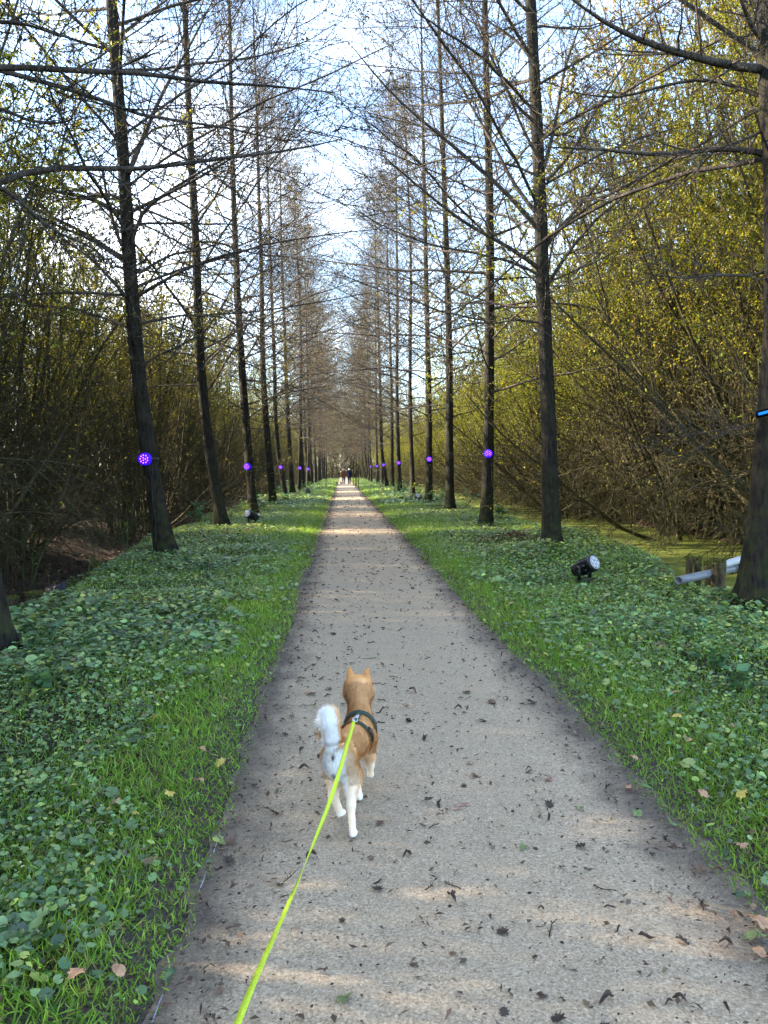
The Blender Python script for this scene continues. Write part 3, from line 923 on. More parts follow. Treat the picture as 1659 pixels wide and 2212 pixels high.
OLIVE = [(.19, .215, .024), (.24, .265, .03), (.31, .315, .036), (.13, .165, .024), (.40, .355, .045)]
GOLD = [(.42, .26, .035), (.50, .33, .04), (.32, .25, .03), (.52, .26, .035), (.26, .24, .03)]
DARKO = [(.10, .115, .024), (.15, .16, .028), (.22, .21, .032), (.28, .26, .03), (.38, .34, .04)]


# openings cut into the left wood to throw low sun bands on the path
SUN_GAPS = ((8.5, 1.4), (12.0, 1.2), (19.5, 2.0), (27, 2.2), (32.5, 2.0), (42, 2.6), (56, 2.0), (73, 3.0))


def build_thickets():
    protoR = []
    for i, (H, pal, pw) in enumerate([(10.6, OLIVE, [3, 4, 3, 2, 1]), (11.2, OLIVE, [3, 3, 4, 1, 2]), (9.8, OLIVE, [4, 4, 2, 2, 1]),
                                      (12.6, OLIVE, [3, 3, 4, 1, 3])]):
        s, f = willow(500 + i, H, 30, pal, pw, 30, 2.4, 34, 34, (.04, .070), 7.4 if i == 3 else 9.2, 3.6, 6, .06)
        protoR.append((s, f))
    protoL = []
    for i, H in enumerate((10.6, 11.6, 10.0)):
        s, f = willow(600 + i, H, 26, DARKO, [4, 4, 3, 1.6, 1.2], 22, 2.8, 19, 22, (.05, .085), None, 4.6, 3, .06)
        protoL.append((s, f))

    def bush(pr, x, y, sc, label, group, name='willow_bush'):
        o = empty(name, (x, y, float(height(x, y)) - .02), label, 'bush', group, rng.uniform(0, 2 * PI))
        o.scale = (sc, sc, sc * rng.uniform(.94, 1.06))
        link('stems', pr[0], o); link('foliage', pr[1], o)
        return o
    gR = 'willows of the thicket right of the ditch'; gL = 'willows of the shaded thicket left of the avenue'
    # right: three receding rows
    first = {0: 'golden-leaved willow filling the upper right corner behind the nearest right trunk',
             1: 'golden willow bush with stems leaning over the ditch beside the nearest right trunk',
             2: 'olive willow with drooping dead branches over the duckweed behind the wooden posts'}
    n = 0
    for row, (x0, step, y0, y1) in enumerate(((9.9, 2.8, 12.5, 75), (12.8, 3.2, 13, 80), (16.2, 3.8, 15, 85), (20.5, 5.0, 18, 90))):
        y = y0
        while y < y1:
            x = x0 + rng.normal(0, .5)
            gold = y < 21 and row < 3
            pr = protoR[3] if gold and (y > 16.5 or row > 0) else protoR[rng.integers(3)]
            sc = rng.uniform(.92, 1.10) * (1.0 if y > 24 else 1.18) * (.85 if y > 45 else 1)
            lab = first.get(n) if row == 0 else None
            bush(pr, x, y, sc, lab or ('golden-leaved willow in the deep rows of the right-hand thicket' if pr is protoR[3]
                                       else 'olive-leaved many-stemmed willow in the right-hand thicket past the ditch'), gR)
            n += 1
            y += step * rng.uniform(.8, 1.25) * (1 if y < 45 else 1.5)
    # left: denser and darker
    for row, (x0, step, y0, y1) in enumerate(((-7.2, 2.7, -4, 80), (-9.9, 2.9, -5, 82), (-13.2, 3.9, -6, 85), (-17.5, 4.6, -4, 90), (-23, 6.5, 16, 95))):  # nearest bushes, out of view, are added to shade the foreground
        y = y0
        while y < y1:
            x = x0 + rng.normal(0, .45)
            if any(abs(y - (yb + .25 * (PC - x))) < wb for yb, wb in SUN_GAPS): y += .5; continue
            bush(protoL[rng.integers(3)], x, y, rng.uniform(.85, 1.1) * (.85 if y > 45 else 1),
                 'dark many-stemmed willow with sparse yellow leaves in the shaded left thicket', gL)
            y += step * rng.uniform(.8, 1.25) * (1 if y < 45 else 1.5)
    # end of the avenue
    for x, y in ((-6, 168), (-2, 172), (2.5, 170), (7, 168), (-10, 160), (11, 160), (-14, 150), (15, 150), (0, 180), (5, 182), (-5, 184)):
        bush(protoR[rng.integers(3)], x, y, rng.uniform(1.5, 2.0), 'hazy olive willow closing the far end of the avenue', 'far willows at the end of the avenue')
    for sx in (-1, 1):
        for y in range(84, 150, 8):
            for x in (8.5, 13):
                bush((protoL if sx < 0 else protoR)[rng.integers(3)], sx * x + rng.normal(0, .6), y + rng.normal(0, 1.5), rng.uniform(.85, 1.0),
                     f'distant olive willow beyond the {"left" if sx < 0 else "right"} row near the walkers', f'distant willows {"left" if sx < 0 else "right"} of the avenue')
# ------------------------------------------------------------------ the dog
BEND_Y = np.linspace(-.15, .65, 33)
_b = np.interp(BEND_Y, [-.15, -.04, .04, .12, .19, .27, .36, .44, .52, .65], [0, 0, .012, .034, .042, .032, .014, .002, -.006, -.012])
for _i in range(3): _b[1:-1] = .25 * _b[:-2] + .5 * _b[1:-1] + .25 * _b[2:]


def bend(y): return np.interp(y, BEND_Y, _b)


def dog_sdf(p, legs=True):
    p = p - np.stack([bend(p[:, 1]), 0 * p[:, 1], 0 * p[:, 1]], 1)
    def U(a, b, k): return smin(a, b, k)
    # trunk of the body (deeper than wide)
    p0 = p; p = p * np.array([1.27, 1, 1])
    d = sd_cone(p, (0, -.005, .315), (0, .13, .318), .064, .068)
    d = U(d, sd_cone(p, (0, .13, .315), (.004, .31, .300), .064, .080), .05)
    d = U(d, sd_ell(p, (.004, .345, .285), (.068, .066, .088)), .04)
    d = U(d, sd_ell(p, (0, -.02, .31), (.064, .068, .082)), .04)
    # neck with ruff, head
    d = U(d, sd_cone(p, (.004, .33, .335), (-.002, .425, .43), .070, .060), .04)
    p = p0; d = d * .85
    h = sd_ell(p, (-.006, .465, .462), (.062, .066, .058))
    h = U(h, sd_ell(p, (-.046, .47, .442), (.032, .042, .036)), .03)
    h = U(h, sd_ell(p, (.034, .475, .442), (.032, .042, .036)), .03)
    h = U(h, sd_cone(p, (.004, .51, .447), (.030, .572, .433), .034, .021), .025)
    h = U(h, sd_ell(p, (.031, .580, .438), (.011, .009, .009)), .008)
    d = U(d, h, .045)
    # ears: flattened cones
    for sx in (-1, 1):
        q = p - np.array([-.006, .452, .50]); q = q * np.array([1, 1.9, 1])
        e = sd_cone(q, (sx * .034, 0, -.012), (sx * .046, .012, .068), .029, .003) * .75
        d = U(d, e, .010)
    if not legs: return d
    # hind legs: right stretched back, left swinging forward
    d = U(d, sd_cone(p, (.030, -.010, .300), (.046, .012, .215), .043, .037), .028)
    d = U(d, sd_cone(p, (.046, .012, .21), (.062, -.062, .130), .034, .0180), .025)
    d = U(d, sd_cone(p, (.062, -.066, .130), (.070, -.078, .035), .0160, .0140), .015)
    d = U(d, sd_ell(p, (.071, -.068, .015), (.0165, .028, .0135)), .015)
    d = U(d, sd_cone(p, (-.030, -.006, .300), (-.044, .050, .21), .043, .036), .028)
    d = U(d, sd_cone(p, (-.044, .050, .205), (-.040, .020, .128), .038, .0195), .03)
    d = U(d, sd_cone(p, (-.040, .017, .128), (-.036, .062, .045), .0180, .0150), .015)
    d = U(d, sd_ell(p, (-.036, .080, .026), (.0165, .027, .0125)), .015)
    # fore legs
    d = U(d, sd_cone(p, (.042, .325, .27), (.044, .345, .18), .038, .027), .035)
    d = U(d, sd_cone(p, (.044, .345, .18), (.042, .440, .10), .025, .019), .015)
    d = U(d, sd_cone(p, (.042, .440, .10), (.040, .452, .055), .0185, .016), .012)
    d = U(d, sd_ell(p, (.040, .466, .042), (.0165, .026, .014)), .012)
    d = U(d, sd_cone(p, (-.040, .315, .27), (-.034, .300, .17), .038, .027), .035)
    d = U(d, sd_cone(p, (-.034, .300, .17), (-.010, .268, .022), .0245, .018), .015)
    d = U(d, sd_ell(p, (-.008, .278, .018), (.017, .027, .015)), .014)
    # curled tail
    tp = TAIL
    t = sd_cone(p, tp[0], tp[1], .026, .035)
    for i in range(1, len(tp) - 1):
        t = U(t, sd_cone(p, tp[i], tp[i + 1], TAILR[i], TAILR[i + 1]), .012)
    d = U(d, t, .018)
    return d


TAIL = np.array([(0, -.050, .362), (-.001, -.082, .402), (-.006, -.090, .448), (-.014, -.072, .480), (-.032, -.034, .476), (-.052, -.006, .445), (-.066, .004, .398)])
TAILR = [.026, .031, .033, .030, .031, .029, .017]


def dog_col(P, N, r):
    P = P - np.stack([bend(P[:, 1]), 0 * P[:, 1], 0 * P[:, 1]], 1)
    x, y, z = P.T; n = len(P)
    tan = np.array([.72, .42, .195]); deep = np.array([.56, .28, .105]); cream = np.array([.80, .66, .50]); white = np.array([.93, .91, .87])
    c = np.repeat(tan[None], n, 0)

    def mx(c, k, t): k = np.clip(k, 0, 1)[:, None]; return c * (1 - k) + t * k
    v = r.normal(0, .12, n)
    c = mx(c, sstep(.36, .40, z + .08 * v) * sstep(.30, .36, y) * .0 + sstep(.46, .52, z + .05 * v) * sstep(.40, .43, y), deep * 1.15)   # top of the head
    c = mx(c, .35 * sstep(.35, .385, z) * sstep(.0, .06, y) * (1 - sstep(.30, .36, y)), deep * 1.1)
    c = mx(c, .55 * sstep(.040, .0, np.abs(z - .405 - (y - .39) * .3)) * sstep(.36, .38, y) * (y < .46), deep * .72)             # darker ruff band
    c = mx(c, .6 * sstep(.05, .0, np.hypot(x - .015, y + .01)) * (z > .36) * (y > -.05), deep * .65)                              # smut at the tail root
    c = mx(c, sstep(.05, .085, np.abs(x + .004)) * sstep(.35, .40, y) * .55, cream)                                             # pale sides of the neck
    c = mx(c, sstep(-.35, -.75, N[:, 2]) * (z > .17), cream)                                                                    # belly
    c = mx(c, sstep(.21, .10, z + .03 * v), cream * 1.08)                                                                       # legs
    c = mx(c, .6 * sstep(.060, .02, z + .02 * v), white * .9)
    # white breeches
    rear = sstep(-.18, -.62, N[:, 1] + .12 * v) * sstep(-.005, -.03, y) * sstep(.14, .20, z) * (z < .40) * sstep(.062, .044, np.abs(x + .012))
    c = mx(c, rear, white)
    c = mx(c, sstep(.0, .055, .06 - np.abs(np.abs(x) - .03)) * (y < .02) * (z > .13) * (z < .24) * sstep(-.1, -.5, N[:, 1]) * .5, cream)
    c = mx(c, (y > .50) * .75 * sstep(.46, .435, z) + (y > .47) * sstep(.03, .05, np.abs(x)) * .7, white)                        # cheeks
    c = mx(c, .65 * sstep(-.1, -.6, N[:, 1]) * (z > .13) * (z < .34) * (y < .06), cream)
    c = mx(c, rear, white)
    # tail: underside (outer, facing back) white, crest tan, tip brown
    D = np.stack([np.linalg.norm(P - np.clip(((P - a) @ (b - a)) / ((b - a) @ (b - a)), 0, 1)[:, None] * (b - a) - a, axis=1) for a, b in zip(TAIL[:-1], TAIL[1:])], 1)
    seg = D.argmin(1); tail = (D.min(1) < .044) & (z > .372) & (y < .06) & ((y < -.045) | (z > .405))
    c = mx(c, tail * 1.0, tan * 1.1)
    wt = tail & (seg < 5)
    k = sstep(.15, -.35, N[:, 1] + .45 * N[:, 0] + .15 * v)
    c = mx(c, wt * k, np.array([.95, .95, .94]))
    c = mx(c, (tail & (seg >= 5)) * .85, deep * .8)
    # dark skin spots
    c = mx(c, sstep(.011, .006, np.sqrt((x + .001) ** 2 + ((z - .336) * .75) ** 2)) * (y < -.05), np.array([.10, .055, .05]))
    c = mx(c, sstep(.011, .006, np.sqrt((x + .004) ** 2 + ((z - .248) * .55) ** 2)) * (y < .0) * (N[:, 1] < -.2) * .9, np.array([.13, .075, .07]))
    c = mx(c, sstep(.014, .009, np.sqrt((x - .031) ** 2 + (y - .585) ** 2 + (z - .439) ** 2)), np.array([.02, .015, .015]))     # nose
    for ex in (-.026, .026):
        c = mx(c, sstep(.009, .006, np.sqrt((x - ex - .002) ** 2 + (y - .523) ** 2 + (z - .470) ** 2)), np.array([.015, .01, .01]))
    # dark pads
    c = mx(c, sstep(-.55, -.9, N[:, 2]) * (z < .07), np.array([.05, .04, .04]))
    return np.clip(c * np.exp(v * .35)[:, None], 0, .92)


def project(c, dirs, f, r0=.3):
    """march from outside along -dirs to the surface of f"""
    c = np.broadcast_to(c, dirs.shape); t = np.full(len(dirs), r0)
    for _ in range(60):
        t = t - f(c + dirs * t[:, None]) * .8
    return c + dirs * t[:, None]


def strap(mb, P, nrml, w, th, closed=False, col=None, mat=0):
    """flat band along P with outward normals"""
    T = np.gradient(P, axis=0)
    if closed: T = np.roll(P, -1, 0) - np.roll(P, 1, 0)
    T = nrm(T); S = nrm(np.cross(T, nrml)); n = len(P)
    V = np.stack([P - S * w / 2, P + S * w / 2, P + S * w / 2 + nrml * th, P - S * w / 2 + nrml * th], 1)
    i = np.arange(n if closed else n - 1)[:, None] * 4; nx = ((np.arange(n if closed else n - 1) + 1) % n)[:, None] * 4
    j = np.arange(4)[None]; j2 = (j + 1) % 4
    q = np.stack([i + j, i + j2, nx + j2, nx + j], -1).reshape(-1, 4)
    e = [] if closed else [(3, 2, 1, 0), (4 * n - 4, 4 * n - 3, 4 * n - 2, 4 * n - 1)]
    mb.add(V.reshape(-1, 3), None, np.concatenate([q, np.array(e).reshape(-1, 4).astype(int)]), col, mat)


def build_dog():
    r = np.random.default_rng(5)
    loc = np.array([-.040, 3.12, .021]); rz = -math.radians(13)
    root = empty('dog', loc, 'tan and white curly-tailed dog walking away on a lime leash', 'dog', None, rz)
    f = dog_sdf
    V, Q = snet(f, (-.15, -.15, -.01), (.13, .62, .60), .0055)
    N = grad(f, V)
    skin = bpy.data.materials.new('dog_skin'); skin.use_nodes = True
    nt = skin.node_tree; b = nt.nodes['Principled BSDF']
    a = nt.nodes.new('ShaderNodeAttribute'); a.attribute_name = 'col'
    nt.links.new(a.outputs['Color'], b.inputs['Base Color']); b.inputs['Roughness'].default_value = .85; b.inputs['Specular IOR Level'].default_value = .15
    mb = MB(); mb.add(V, None, Q, dog_col(V, N, r)); mb.obj('body', skin, root, color=True)
    # fur
    n = 90000
    A = V[Q[:, 0]]; B = V[Q[:, 1]]; C = V[Q[:, 2]]; Dq = V[Q[:, 3]]
    qi = r.integers(0, len(Q), n); u, v = r.random((2, n, 1))
    P = (A[qi] * (1 - u) + B[qi] * u) * (1 - v) + (Dq[qi] * (1 - u) + C[qi] * u) * v
    Nn = grad(f, P)
    x, y, z = P.T
    flow = np.repeat(np.array([[0, -.8, -.35]]), n, 0)
    flow[z < .2] = (0, -.15, -1); flow[(y > .35) & (z > .37)] = (0, -.75, -.55)
    D = np.stack([np.linalg.norm(P - np.clip(((P - a_) @ (b_ - a_)) / ((b_ - a_) @ (b_ - a_)), 0, 1)[:, None] * (b_ - a_) - a_, axis=1) for a_, b_ in zip(TAIL[:-1], TAIL[1:])], 1)
    seg = D.argmin(1); tail = (D.min(1) < .046) & (z > .375) & (y < .06)
    td = nrm(np.diff(TAIL, axis=0)); flow[tail] = td[seg[tail]]
    L = np.full(n, .014) + .008 * sstep(.18, .3, z)
    L = np.where(z < .16, .008, L); L = np.where(z < .05, .005, L)
    L = np.where((y > .33) & (y < .46) & (z > .30), .024, L)
    L = np.where((y < -.02) & (z > .17) & (z < .36), .017, L)
    L = np.where((z > .50) & (y > .42), .008, L); L = np.where((y > .49), .007, L)
    L = np.where(tail, .030, L)
    ax = nrm(Nn * .42 + nrm(flow) * .9 + r.normal(0, .22, (n, 3)))
    ax = nrm(ax + Nn * np.maximum(0, .22 - (ax * Nn).sum(1))[:, None])
    cc = dog_col(P, Nn, r)
    fb = MB()
    TPL = (np.array([[0, -.5, 0], [0, .5, 0], [1, 0, -.16]]), np.array([[0, 1, 2]]))
    leaves(fb, TPL, P - Nn * .002, ax, Nn, L * r.uniform(.6, 1.35, n), .0024, np.clip(cc * np.exp(r.normal(0, .18, (n, 1)) * np.where(cc.min(1, keepdims=True) > .5, .3, 1)), 0, .95))
    fm = leaf_mat('dog_fur', 0, .8, .1)
    fb.obj('fur', fm, root, color=True, smooth=False)

    # harness
    web = simple('harness_webbing', (.030, .055, .040), .75, .3, .25, 300)
    blk = simple('black_plastic', (.010, .010, .011), .35, .5, .1)
    met = simple('steel_ring', (.6, .6, .62), .25, .5, .05, metal=1.0)
    grey = simple('grey_patch', (.45, .47, .46), .6, .3, .1)
    hb = MB()
    th = np.linspace(0, 2 * PI, 73)[:-1]

    f = lambda p: dog_sdf(p, False)

    def loop(c, up, side, off=.008):
        up = np.array(up, float) / np.linalg.norm(up); side = np.array(side, float)
        dirs = np.sin(th)[:, None] * side + np.cos(th)[:, None] * up
        S = project(np.array(c, float), dirs, f)
        g = grad(f, S)
        S = S + g * off
        for _ in range(3): S = (np.roll(S, 1, 0) + 2 * S + np.roll(S, -1, 0)) / 4
        return S, nrm(g)
    girth, gg = loop((.003 + bend(.185), .185, .29), (0, -.36, .93), (1, 0, 0))
    strap(hb, girth, gg, .021, .004, True)
    neck, ng = loop((.003 + bend(.305), .305, .335), (0, -.40, .91), (1, 0, 0))
    strap(hb, neck, ng, .021, .004, True)
    t0 = girth[0]; t1 = neck[0]
    mid = np.array([t0 + (t1 - t0) * s for s in np.linspace(0, 1, 12)])
    g = grad(f, mid); mid = mid - g * (f(mid) - .010)[:, None]
    strap(hb, mid, g, .026, .004)
    h = hb.obj('harness', web, root)
    bb = MB()
    for i0 in (9, 62):
        sl = [(i0 + k) % 72 for k in range(-3, 5)]
        strap(bb, girth[sl] + gg[sl] * .003, gg[sl], .027, .008)
    bb.obj('buckle', blk, h)
    pb = MB(); k = slice(4, 9); strap(pb, mid[k] + g[k] * .0045, g[k], .017, .0015); pb.obj('patch', grey, h)
    # D ring and clip
    ring_c = girth[0] + gg[0] * .012 + np.array([0, -.008, 0])
    rb = MB()
    q = np.linspace(0, 2 * PI, 25)
    tubes(rb, ring_c + np.stack([.011 * np.cos(q), -.004 + .009 * np.sin(q) * .8, .007 * np.sin(q)], 1), np.full(25, .0020), 6)
    clip_end = ring_c + np.array([.001, -.035, .004])
    tubes(rb, np.array([ring_c + [0, -.008, 0], ring_c + [0, -.018, .004], clip_end]), np.array([.0035, .005, .004]), 8, cap=True)
    rb.obj('ring', met, h)
    # leash
    M = Matrix.Translation([float(v) for v in loc]) @ Matrix.Rotation(rz, 4, 'Z')
    A = np.array(M @ Vector([float(v) for v in clip_end]))
    pts = [(717, 1722, 2.55), (630, 1936, 1.95), (552, 2110, 1.58), (505, 2230, 1.38), (440, 2390, 1.15)]
    Wp = np.array([A] + [at_y(px, py, Y) for px, py, Y in pts] + [np.array([-.20, .50, .92])])
    s = np.linspace(0, 1, len(Wp)); qs = np.linspace(0, 1, 120)
    P = np.stack([np.interp(qs, s, Wp[:, i]) for i in range(3)], 1)
    for _ in range(30): P[1:-1] = .25 * P[:-2] + .5 * P[1:-1] + .25 * P[2:]
    T = nrm(np.gradient(P, axis=0))
    S0 = nrm(np.cross(T, [0, 0, 1.0])); U0 = np.cross(S0, T)
    tw = np.interp(qs, [0, .10, .20, .26, .34, .6, 1], np.radians([15, 10, 60, 88, 150, 178, 185]))
    nn = -np.sin(tw)[:, None] * S0 + np.cos(tw)[:, None] * U0
    lm, nt, b = mat('leash_webbing', .6, .3)
    v = coords(nt, 'Object'); fz = noise(nt, v, 220, 2)
    nt.links.new(ramp(nt, fz, [(.3, (.40, .52, .02)), (.7, (.58, .72, .05))]), b.inputs['Base Color'])
    lb = MB(); strap(lb, P, nn, .0145, .0016)
    o = lb.obj('dog_leash', lm, smooth=False); tag(o, 'flat lime yellow leash twisting from the dog harness towards the camera', 'leash')


# ------------------------------------------------------------------ two walkers with small dogs, far off
def build_person(x, y, rz, jacket, trousers, hair, label, h=1.68, wide=1.0, ph=1):
    root = empty('person', (x, y, .012), label, 'person', None, rz)
    s = h / 1.7
    st = .17 * ph
    J = dict(hipL=(-.09, 0, .90), hipR=(.09, 0, .90), knL=(-.09, .06 + st * .45, .49), knR=(.09, .05 - st * .30, .48),
             anL=(-.08, st, .085), anR=(.08, -st * 1.25, .12), shL=(-.185, 0, 1.40), shR=(.185, 0, 1.40),
             elL=(-.235, -.05 - st * .3, 1.12), elR=(.235, -.03 + st * .25, 1.12), wrL=(-.235, .03 - st * .5, .87), wrR=(.235, .07 + st * .4, .88))
    J = {k: np.array(v) for k, v in J.items()}

    def limbs(p, k, add):
        d = None
        for a, b, r1, r2 in (('hipL', 'knL', .078, .055), ('knL', 'anL', .055, .038), ('hipR', 'knR', .078, .055), ('knR', 'anR', .055, .038)):
            q = sd_cone(p, J[a], J[b], r1 + add, r2 + add); d = q if d is None else smin(d, q, k)
        return d

    def arms(p, k, add):
        d = None
        for a, b, r1, r2 in (('shL', 'elL', .052, .042), ('elL', 'wrL', .042, .030), ('shR', 'elR', .052, .042), ('elR', 'wrR', .042, .030)):
            q = sd_cone(p, J[a], J[b], r1 + add, r2 + add); d = q if d is None else smin(d, q, k)
        return d

    def torso(p, add):
        d = sd_ell(p, (0, 0, .95), (.155 + add, .115 + add, .14 + add))
        d = smin(d, sd_ell(p, (0, 0, 1.25), (.175 + add, .115 + add, .25 + add)), .08)
        return smin(d, sd_cone(p, (-.15, 0, 1.41), (.15, 0, 1.41), .06 + add, .06 + add), .06)

    def body(p):
        d = smin(torso(p, -.01), limbs(p, .03, -.008), .04); d = smin(d, arms(p, .03, -.006), .03)
        d = smin(d, sd_cone(p, (0, 0, 1.44), (0, .015, 1.53), .055, .052), .03)
        d = smin(d, sd_ell(p, (0, .02, 1.60), (.076, .095, .115)), .03)
        d = smin(d, sd_cone(p, (0, .105, 1.605), (0, .125, 1.585), .010, .014), .012)       # nose
        for sx in (-1, 1): d = smin(d, sd_ell(p, (sx * .078, .01, 1.60), (.012, .02, .03)), .008)
        for sx, w, e in ((-1, 'wrL', 'elL'), (1, 'wrR', 'elR')):
            dv = nrm(J[w] - J[e]); pal = J[w] + dv * .06
            d = smin(d, sd_cone(p, J[w], pal + dv * .02, .024, .030), .02)
            for i in range(4):
                o = np.array([0, (i - 1.5) * .018, 0]); L = (.062, .072, .068, .052)[i]
                k1 = pal + o + dv * .035; k2 = k1 + dv * L * .55 - np.array([sx * .008, 0, 0]); k3 = k2 + dv * L * .45 - np.array([sx * .02, 0, 0])
                d = smin(d, sd_cone(p, k1, k2, .0095, .009), .006); d = smin(d, sd_cone(p, k2, k3, .009, .0075), .004)
            d = smin(d, sd_cone(p, J[w] + dv * .03 + [0, .022, 0], J[w] + dv * .085 + [-sx * .012, .045, 0], .011, .009), .008)
        for a in ('anL', 'anR'):
            d = smin(d, sd_cone(p, J[a], J[a] + [0, .10, -.045], .032, .028), .02)
        return d
    skin = simple('skin', (.50, .30, .22), .6, .3, .06)

    def part(fn, lo, hi, nm, m, res=.014):
        V, Q = snet(fn, lo, hi, res); mb = MB(); mb.add(V * s * [wide, wide, 1], None, Q); return mb.obj(nm, m, root)
    part(body, (-.36, -.4, -.02), (.36, .45, 1.76), 'body', skin, .0095)
    part(lambda p: np.maximum(smin(smin(torso(p, .028), sd_ell(p, (0, 0, .98), (.185, .145, .34)), .05), arms(p, .03, .016), .03), .80 - p[:, 2] + 0 * p[:, 0] - .25 * (np.abs(p[:, 0]) > .19)), (-.36, -.35, .55), (.36, .35, 1.55), 'jacket',
         simple('jacket', jacket, .9, .2, .2))
    part(lambda p: smin(limbs(p, .03, .014), sd_ell(p, (0, 0, .93), (.16, .118, .12)), .04), (-.3, -.45, .05), (.3, .45, 1.08), 'trousers', simple('trousers', trousers, .9, .2, .2))
    part(lambda p: np.maximum(sd_ell(p, (0, .008, 1.622), (.088, .104, .108)), np.minimum(p[:, 1] - .05, 9) - (p[:, 2] - 1.63) * .8), (-.12, -.14, 1.48), (.12, .15, 1.76), 'hair', simple('hair', hair, .8, .3, .1))
    for a in ('anL', 'anR'):
        part(lambda p, a=a: smin(sd_cone(p, J[a] + [0, .0, -.03], J[a] + [0, .13, -.055], .045, .038), sd_cone(p, J[a], J[a] + [0, 0, -.04], .045, .045), .02),
             J[a] - [.08, .08, .15], J[a] + [.08, .24, .09], 'shoe', simple('shoe_leather', (.02, .018, .018), .5, .4, .1))
    return root


def build_small_dog(x, y, rz, coat, pale, label, sc):
    root = empty('small_dog', (x, y, .014), label, 'dog', None, rz)

    def f(p):
        d = sd_cone(p, (0, 0, .21), (0, .26, .215), .062, .072)
        d = smin(d, sd_cone(p, (0, .27, .24), (0, .33, .32), .05, .042), .03)
        d = smin(d, sd_ell(p, (0, .36, .345), (.044, .055, .044)), .02)
        d = smin(d, sd_cone(p, (0, .39, .335), (0, .44, .325), .024, .016), .015)
        for sx in (-1, 1):
            d = smin(d, sd_cone(p, (sx * .032, .345, .375), (sx * .042, .345, .42), .018, .006), .008)
            d = smin(d, sd_cone(p, (sx * .045, .27, .19), (sx * .045, .27 + sx * .05, .02), .03, .015), .02)
            d = smin(d, sd_cone(p, (sx * .045, .0, .20), (sx * .048, .03, .13), .045, .03), .02)
            d = smin(d, sd_cone(p, (sx * .048, .03, .13), (sx * .048, -.03 - sx * .03, .08), .026, .015), .012)
            d = smin(d, sd_cone(p, (sx * .048, -.03 - sx * .03, .08), (sx * .048, -.02 - sx * .03, .015), .014, .016), .01)
        return smin(d, sd_cone(p, (0, -.05, .25), (0, -.11, .36), .02, .012), .02)
    V, Q = snet(f, (-.12, -.16, -.01), (.12, .48, .46), .010)
    N = grad(f, V)
    k = np.clip(sstep(-.2, -.7, N[:, 2]) + sstep(.09, .04, V[:, 2]) + (V[:, 1] > .40), 0, 1)[:, None]
    c = np.array(coat) * (1 - k) + np.array(pale) * k
    m = leaf_mat('small_dog_coat', 0, .8, .2)
    mb = MB(); mb.add(V * sc, None, Q, c); mb.obj('body', m, root, color=True)
    cb = MB(); q = np.linspace(0, 2 * PI, 25)
    tubes(cb, np.stack([.052 * np.cos(q), .285 + .03 * np.sin(q), .265 - .035 * np.sin(q)], 1) * sc, np.full(25, .007), 5)
    cb.obj('collar', simple('collar_red', (.25, .03, .03), .6, .3), root)
# ------------------------------------------------------------------ lamps, spotlights, posts, litter
def cyl(mb, P, R, k=24, mat=0, col=None):
    tubes(mb, np.asarray(P, float), np.asarray(R, float), k, col, mat, cap=True)


def disc_leds(n_out, n_in, ro, ri):
    q = [(ro * math.cos(2 * PI * i / n_out + .3), ro * math.sin(2 * PI * i / n_out + .3)) for i in range(n_out)]
    return q + [(ri * math.cos(2 * PI * i / n_in), ri * math.sin(2 * PI * i / n_in)) for i in range(n_in)]


